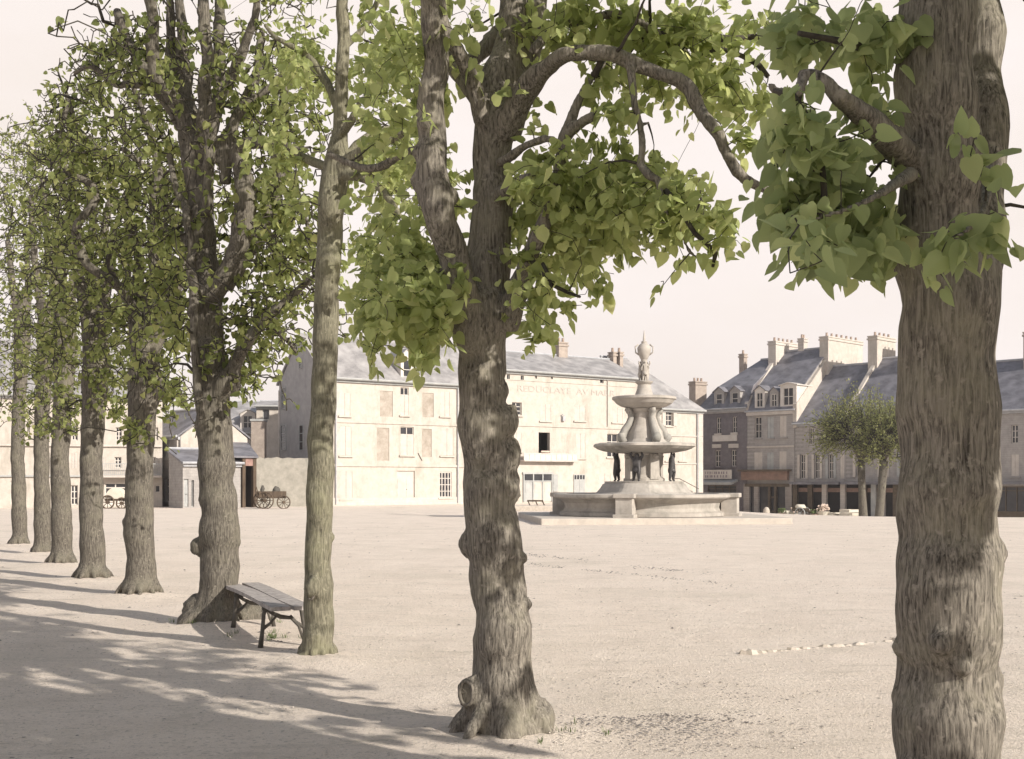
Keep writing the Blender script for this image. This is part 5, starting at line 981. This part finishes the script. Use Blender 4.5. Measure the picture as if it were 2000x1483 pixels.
# the four or five further trees of the row
def far(key, label, px, base, w, forks, blobs, seed, vox=.03, burrs=()):
    d = TB[key][1]
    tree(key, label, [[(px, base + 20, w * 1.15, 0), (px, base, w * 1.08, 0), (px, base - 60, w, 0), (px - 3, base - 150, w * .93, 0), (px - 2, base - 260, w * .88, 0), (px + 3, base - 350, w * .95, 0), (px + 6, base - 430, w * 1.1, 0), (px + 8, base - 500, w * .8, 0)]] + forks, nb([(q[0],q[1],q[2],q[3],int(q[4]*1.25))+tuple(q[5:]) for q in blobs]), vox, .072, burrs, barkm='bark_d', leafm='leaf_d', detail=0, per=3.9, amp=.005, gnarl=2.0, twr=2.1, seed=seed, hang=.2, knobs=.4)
far('e', 'dark lime tree third from the bench tree side with a snaking left branch', 275, 1168, 29,
    [[(278,700,22,0),(262,620,13,0),(250,590,11,0),(232,560,10,-.1),(200,538,9,-.2),(170,515,9,-.2),(158,490,9,-.2),(146,455,9,-.2),(150,438,9,-.2),(172,412,8,-.2),(186,388,8,-.2),(182,362,8,-.2),(155,348,7,-.2),(132,335,6,-.2),(120,300,5,-.2),(122,240,5,-.2),(135,190,4,-.1)],
     [(290,700,22,0),(300,620,14,0),(304,540,12,0),(300,460,10,0),(303,380,10,0),(310,320,9,0),(280,220,7,.1),(250,150,5,.1)], [(295,690,18,0),(325,610,13,-.1),(350,550,10,-.2),(358,490,8,-.2),(340,430,7,-.2),(320,380,6,-.2)],
     [(285,640,14,.1),(270,560,12,.3),(268,480,10,.4),(245,400,9,.4),(255,360,8,.5),(225,320,8,.5),(190,290,7,.5),(150,250,6,.5),(130,180,5,.4)], [(300,640,12,.3),(330,540,9,.5),(310,430,8,.5),(290,340,7,.5),(240,290,6,.5)], [(232,562,6,-.1),(215,520,6,-.1),(215,470,5,-.1),(230,430,4,0)]],
    [(330,760,50,60,90,0,.9),(320,640,60,90,110,.1,1),(290,500,90,100,150,.2,1.2),(200,450,80,90,110,.1,1.2),(180,300,70,90,150,.2,1.0),(230,220,80,60,70,.2,1),(270,840,30,30,16,-.5,.3),(340,330,60,90,80,.2,1),(230,620,40,80,50,.1,.9),(250,330,70,70,60,.3,1),(170,250,70,120,200,.1,1,2),(200,120,50,60,60,.1,.8,2),(300,420,90,140,170,.2,1,2),(120,230,30,70,40,0,.5,1),(250,430,170,240,220,.1,1.4,1.8)], 21, burrs=[(298,760,24,0),(246,1020,8,0)])
far('f', 'lime tree with a broad root flare between two thinner looking trunks, left', 181, 1138, 24,
    [[(185,680,20,0),(165,600,12,0),(150,520,10,0),(140,430,8,0),(120,350,6,0),(95,290,5,0)], [(195,680,18,0),(200,600,12,.1),(215,520,9,.2),(205,440,8,.3),(220,370,6,.3),(200,300,5,.3)], [(190,660,14,0),(225,600,9,-.3),(250,540,7,-.4),(250,470,6,-.5)], [(183,640,12,.4),(175,520,9,.5),(180,420,7,.5),(165,330,5,.5)]],
    [(200,760,50,50,60,-.2,.8),(210,680,60,70,90,0,1.1),(180,560,80,90,140,.1,1.3),(150,420,80,90,120,.1,1.3),(140,290,60,80,120,.1,1,3),(215,810,30,22,18,-.3,.4),(120,640,50,80,60,.2,1),(160,430,90,130,160,.2,1.2,2),(170,520,150,200,150,.1,1.4,2.5)], 22)
far('g', 'lime trunk fourth from the left edge with leafy shoots at its collar', 121, 1106, 20,
    [[(125,650,16,0),(110,580,10,0),(95,500,8,0),(90,420,6,0),(80,350,5,0)], [(132,650,15,0),(140,570,9,.2),(150,500,7,.3),(140,420,6,.3)], [(128,640,10,.5),(120,520,8,.6),(115,420,6,.6)]],
    [(120,780,50,40,50,-.2,.9),(110,700,60,70,120,0,1.3),(110,560,70,90,140,.1,1.4),(100,420,60,90,110,.1,1.4),(110,290,60,80,90,.1,1),(105,830,40,25,30,-.2,.6)], 23)
far('h', 'slim dark lime trunk beside the left edge of the view', 84, 1086, 16,
    [[(88,640,12,0),(75,560,8,0),(65,470,6,0),(60,380,5,0)], [(95,640,11,0),(105,550,7,.2),(100,450,5,.3)]],
    [(70,780,40,40,40,0,1),(70,680,60,70,110,0,1.3),(65,540,60,90,130,.1,1.5),(60,400,50,80,90,.1,1.4),(50,310,50,50,50,.1,1.2),(80,830,35,30,35,0,.8)], 24)
far('i', 'farthest lime trunk of the row at the very left edge', 38, 1070, 14,
    [[(40,640,10,0),(25,560,7,0),(15,470,5,0)], [(48,640,9,0),(55,550,6,.2),(50,450,4,.3)]],
    [(20,760,50,60,50,0,1),(20,640,60,80,100,0,1.4),(15,500,60,90,110,.1,1.5),(10,370,60,70,90,.1,1.5),(20,280,50,40,50,.1,1.2)], 25)
# the row goes on behind the viewer's right shoulder; its crown shades the near trunk
bx_, by_ = TB['back']
def Pinv(x, y, z): return (CX + x / y * F, CY - (z - H) / y * F)
bl = []
for z in (-.1, 0, 1, 2, 3, 4, 5, 6.5): px, py = Pinv(bx_, by_, z); bl.append((px, py, max(.05, .22 - .028 * z) / by_ * F, 0))
lm = [bl]
for i in range(6):
    a = i * 1.05; L_ = []
    for t in (0, .35, .7, 1): x = bx_ + math.cos(a) * .8 * t; y = by_ + math.sin(a) * .7 * t; z = 2.1 + i * .3 + 2.2 * t; px, py = Pinv(x, y, z); L_.append((px, py, (.09 - .06 * t) / y * F, y - by_))
    lm.append(L_)
tree('back', 'lime tree standing next in the row behind the near trunk, outside the frame', lm, [(0, 3.2, .85, 1.1, int(400*SC), 0, .8), (0.0, 4.6, .8, 1.0, int(130*SC), 0, .8), (0.1, 6.0, .9, .9, int(40*SC), 0, .8)], .03, .15, per=8, seed=31, amp=.005, detail=0)

# round headed young trees before the right hand houses
def pollard(px, d, label, cx, cy, rx, ry, seed, lean=0):
    b = PT(px, d); z = gz(b.x, b.y); base = Vector((b.x, b.y, z)); root = thing('pollard_tree', base, label, 'tree', 'round headed trees before the shops'); random.seed(seed); r_ = np.random.default_rng(seed)
    k = d / F; top = Vector(((px + .3 * (cx - px) - CX) * k, d, H - (900 - CY) * k)); m = MB(); m.tube([base - Zv * .1, base + Zv * .5, base.lerp(top, .5), top], [.34, .27, .23, .25], 12, lump=.15); LP, LT = [], []
    C_ = Vector(((cx - CX) * k, d, H - (cy - CY) * k)); X, Z_ = rx * k, ry * k; tw = MB(); tips = []
    for i in range(11):
        a = i * 2.4; t = random.uniform(.35, 1); p1 = top + Vector((math.cos(a) * X * .45 * t, math.sin(a) * X * .4 * t, Z_ * .55)); p2 = C_ + Vector((math.cos(a) * X * .62 * t, math.sin(a) * X * .6 * t, Z_ * random.uniform(-.35, .3)))
        o = cat([(*top, .12), (*p1, .085), (*p2, .05)], .3); m.tube(o[:, :3], list(o[:, 3]), 7, lump=.2, lf=3)
        tips += [Vector(q[:3]) for q in o[2:]]
    for i in range(560):
        a = random.uniform(0, 6.283); el = math.asin(random.uniform(-.55, 1)); q = random.uniform(.6, 1.12); e = C_ + Vector((math.cos(a) * math.cos(el) * X * q, math.sin(a) * math.cos(el) * X * q * .95, math.sin(el) * Z_ * q)); s = min(random.sample(tips, 14), key=lambda t_: (t_ - e).length)
        mid = s.lerp(e, .5) + Vector((random.gauss(0, .12), random.gauss(0, .12), -.1)); tw.tube([s, mid, e], [.022, .014, .006], 4, cap=False)
        for j in range(11): t = random.uniform(.45, 1.05); q = mid.lerp(e, (t - .5) * 2) if t > .5 else s.lerp(mid, t * 2); LP.append(q + Vector((random.gauss(0, .09), random.gauss(0, .09), random.gauss(0, .09)))); LT.append((e - s).normalized())
    m.build('trunk', M['bark_d'], root, True); tw.build('branches', M['twig'], root)
    LP = np.array([tuple(x) for x in LP]); LT = np.array([tuple(x) for x in LT]); n = len(LP); tip = LT + r_.normal(0, .5, (n, 3)); nor = r_.normal(0, 1, (n, 3)); link('crown', leaves_mesh('crown', LP, tip, nor, np.full(n, .10) * r_.uniform(.7, 1.4, n), M['leaf_f'], 0), root)
M['leaf_f'] = leafmat('small_young_leaves', (.14,.155,.065), (.20,.215,.09), (.28,.29,.13), .45)
pollard(1686, 73, 'round headed young tree with the thicker dark trunk before the shops', 1672, 848, 92, 92, 41)
pollard(1717, 70, 'round headed young tree with the slimmer trunk, close to the big near trunk', 1750, 862, 82, 88, 42)
# ---------------------------------------------------------------- the air
hm = bpy.data.materials.new('thin_haze'); hm.use_nodes = True; t = hm.node_tree; t.nodes.clear(); v = t.nodes.new('ShaderNodeVolumePrincipled'); v.inputs['Density'].default_value = .0005; v.inputs['Color'].default_value = (.93, .90, .92, 1); v.inputs['Anisotropy'].default_value = .2
mo = t.nodes.new('ShaderNodeOutputMaterial'); t.links.new(v.outputs[0], mo.inputs['Volume'])
tag(MB().bx(-300, 300, -40, 460, -3.0, 20).build('haze', hm), 'thin pale summer haze over the square', kind='stuff')
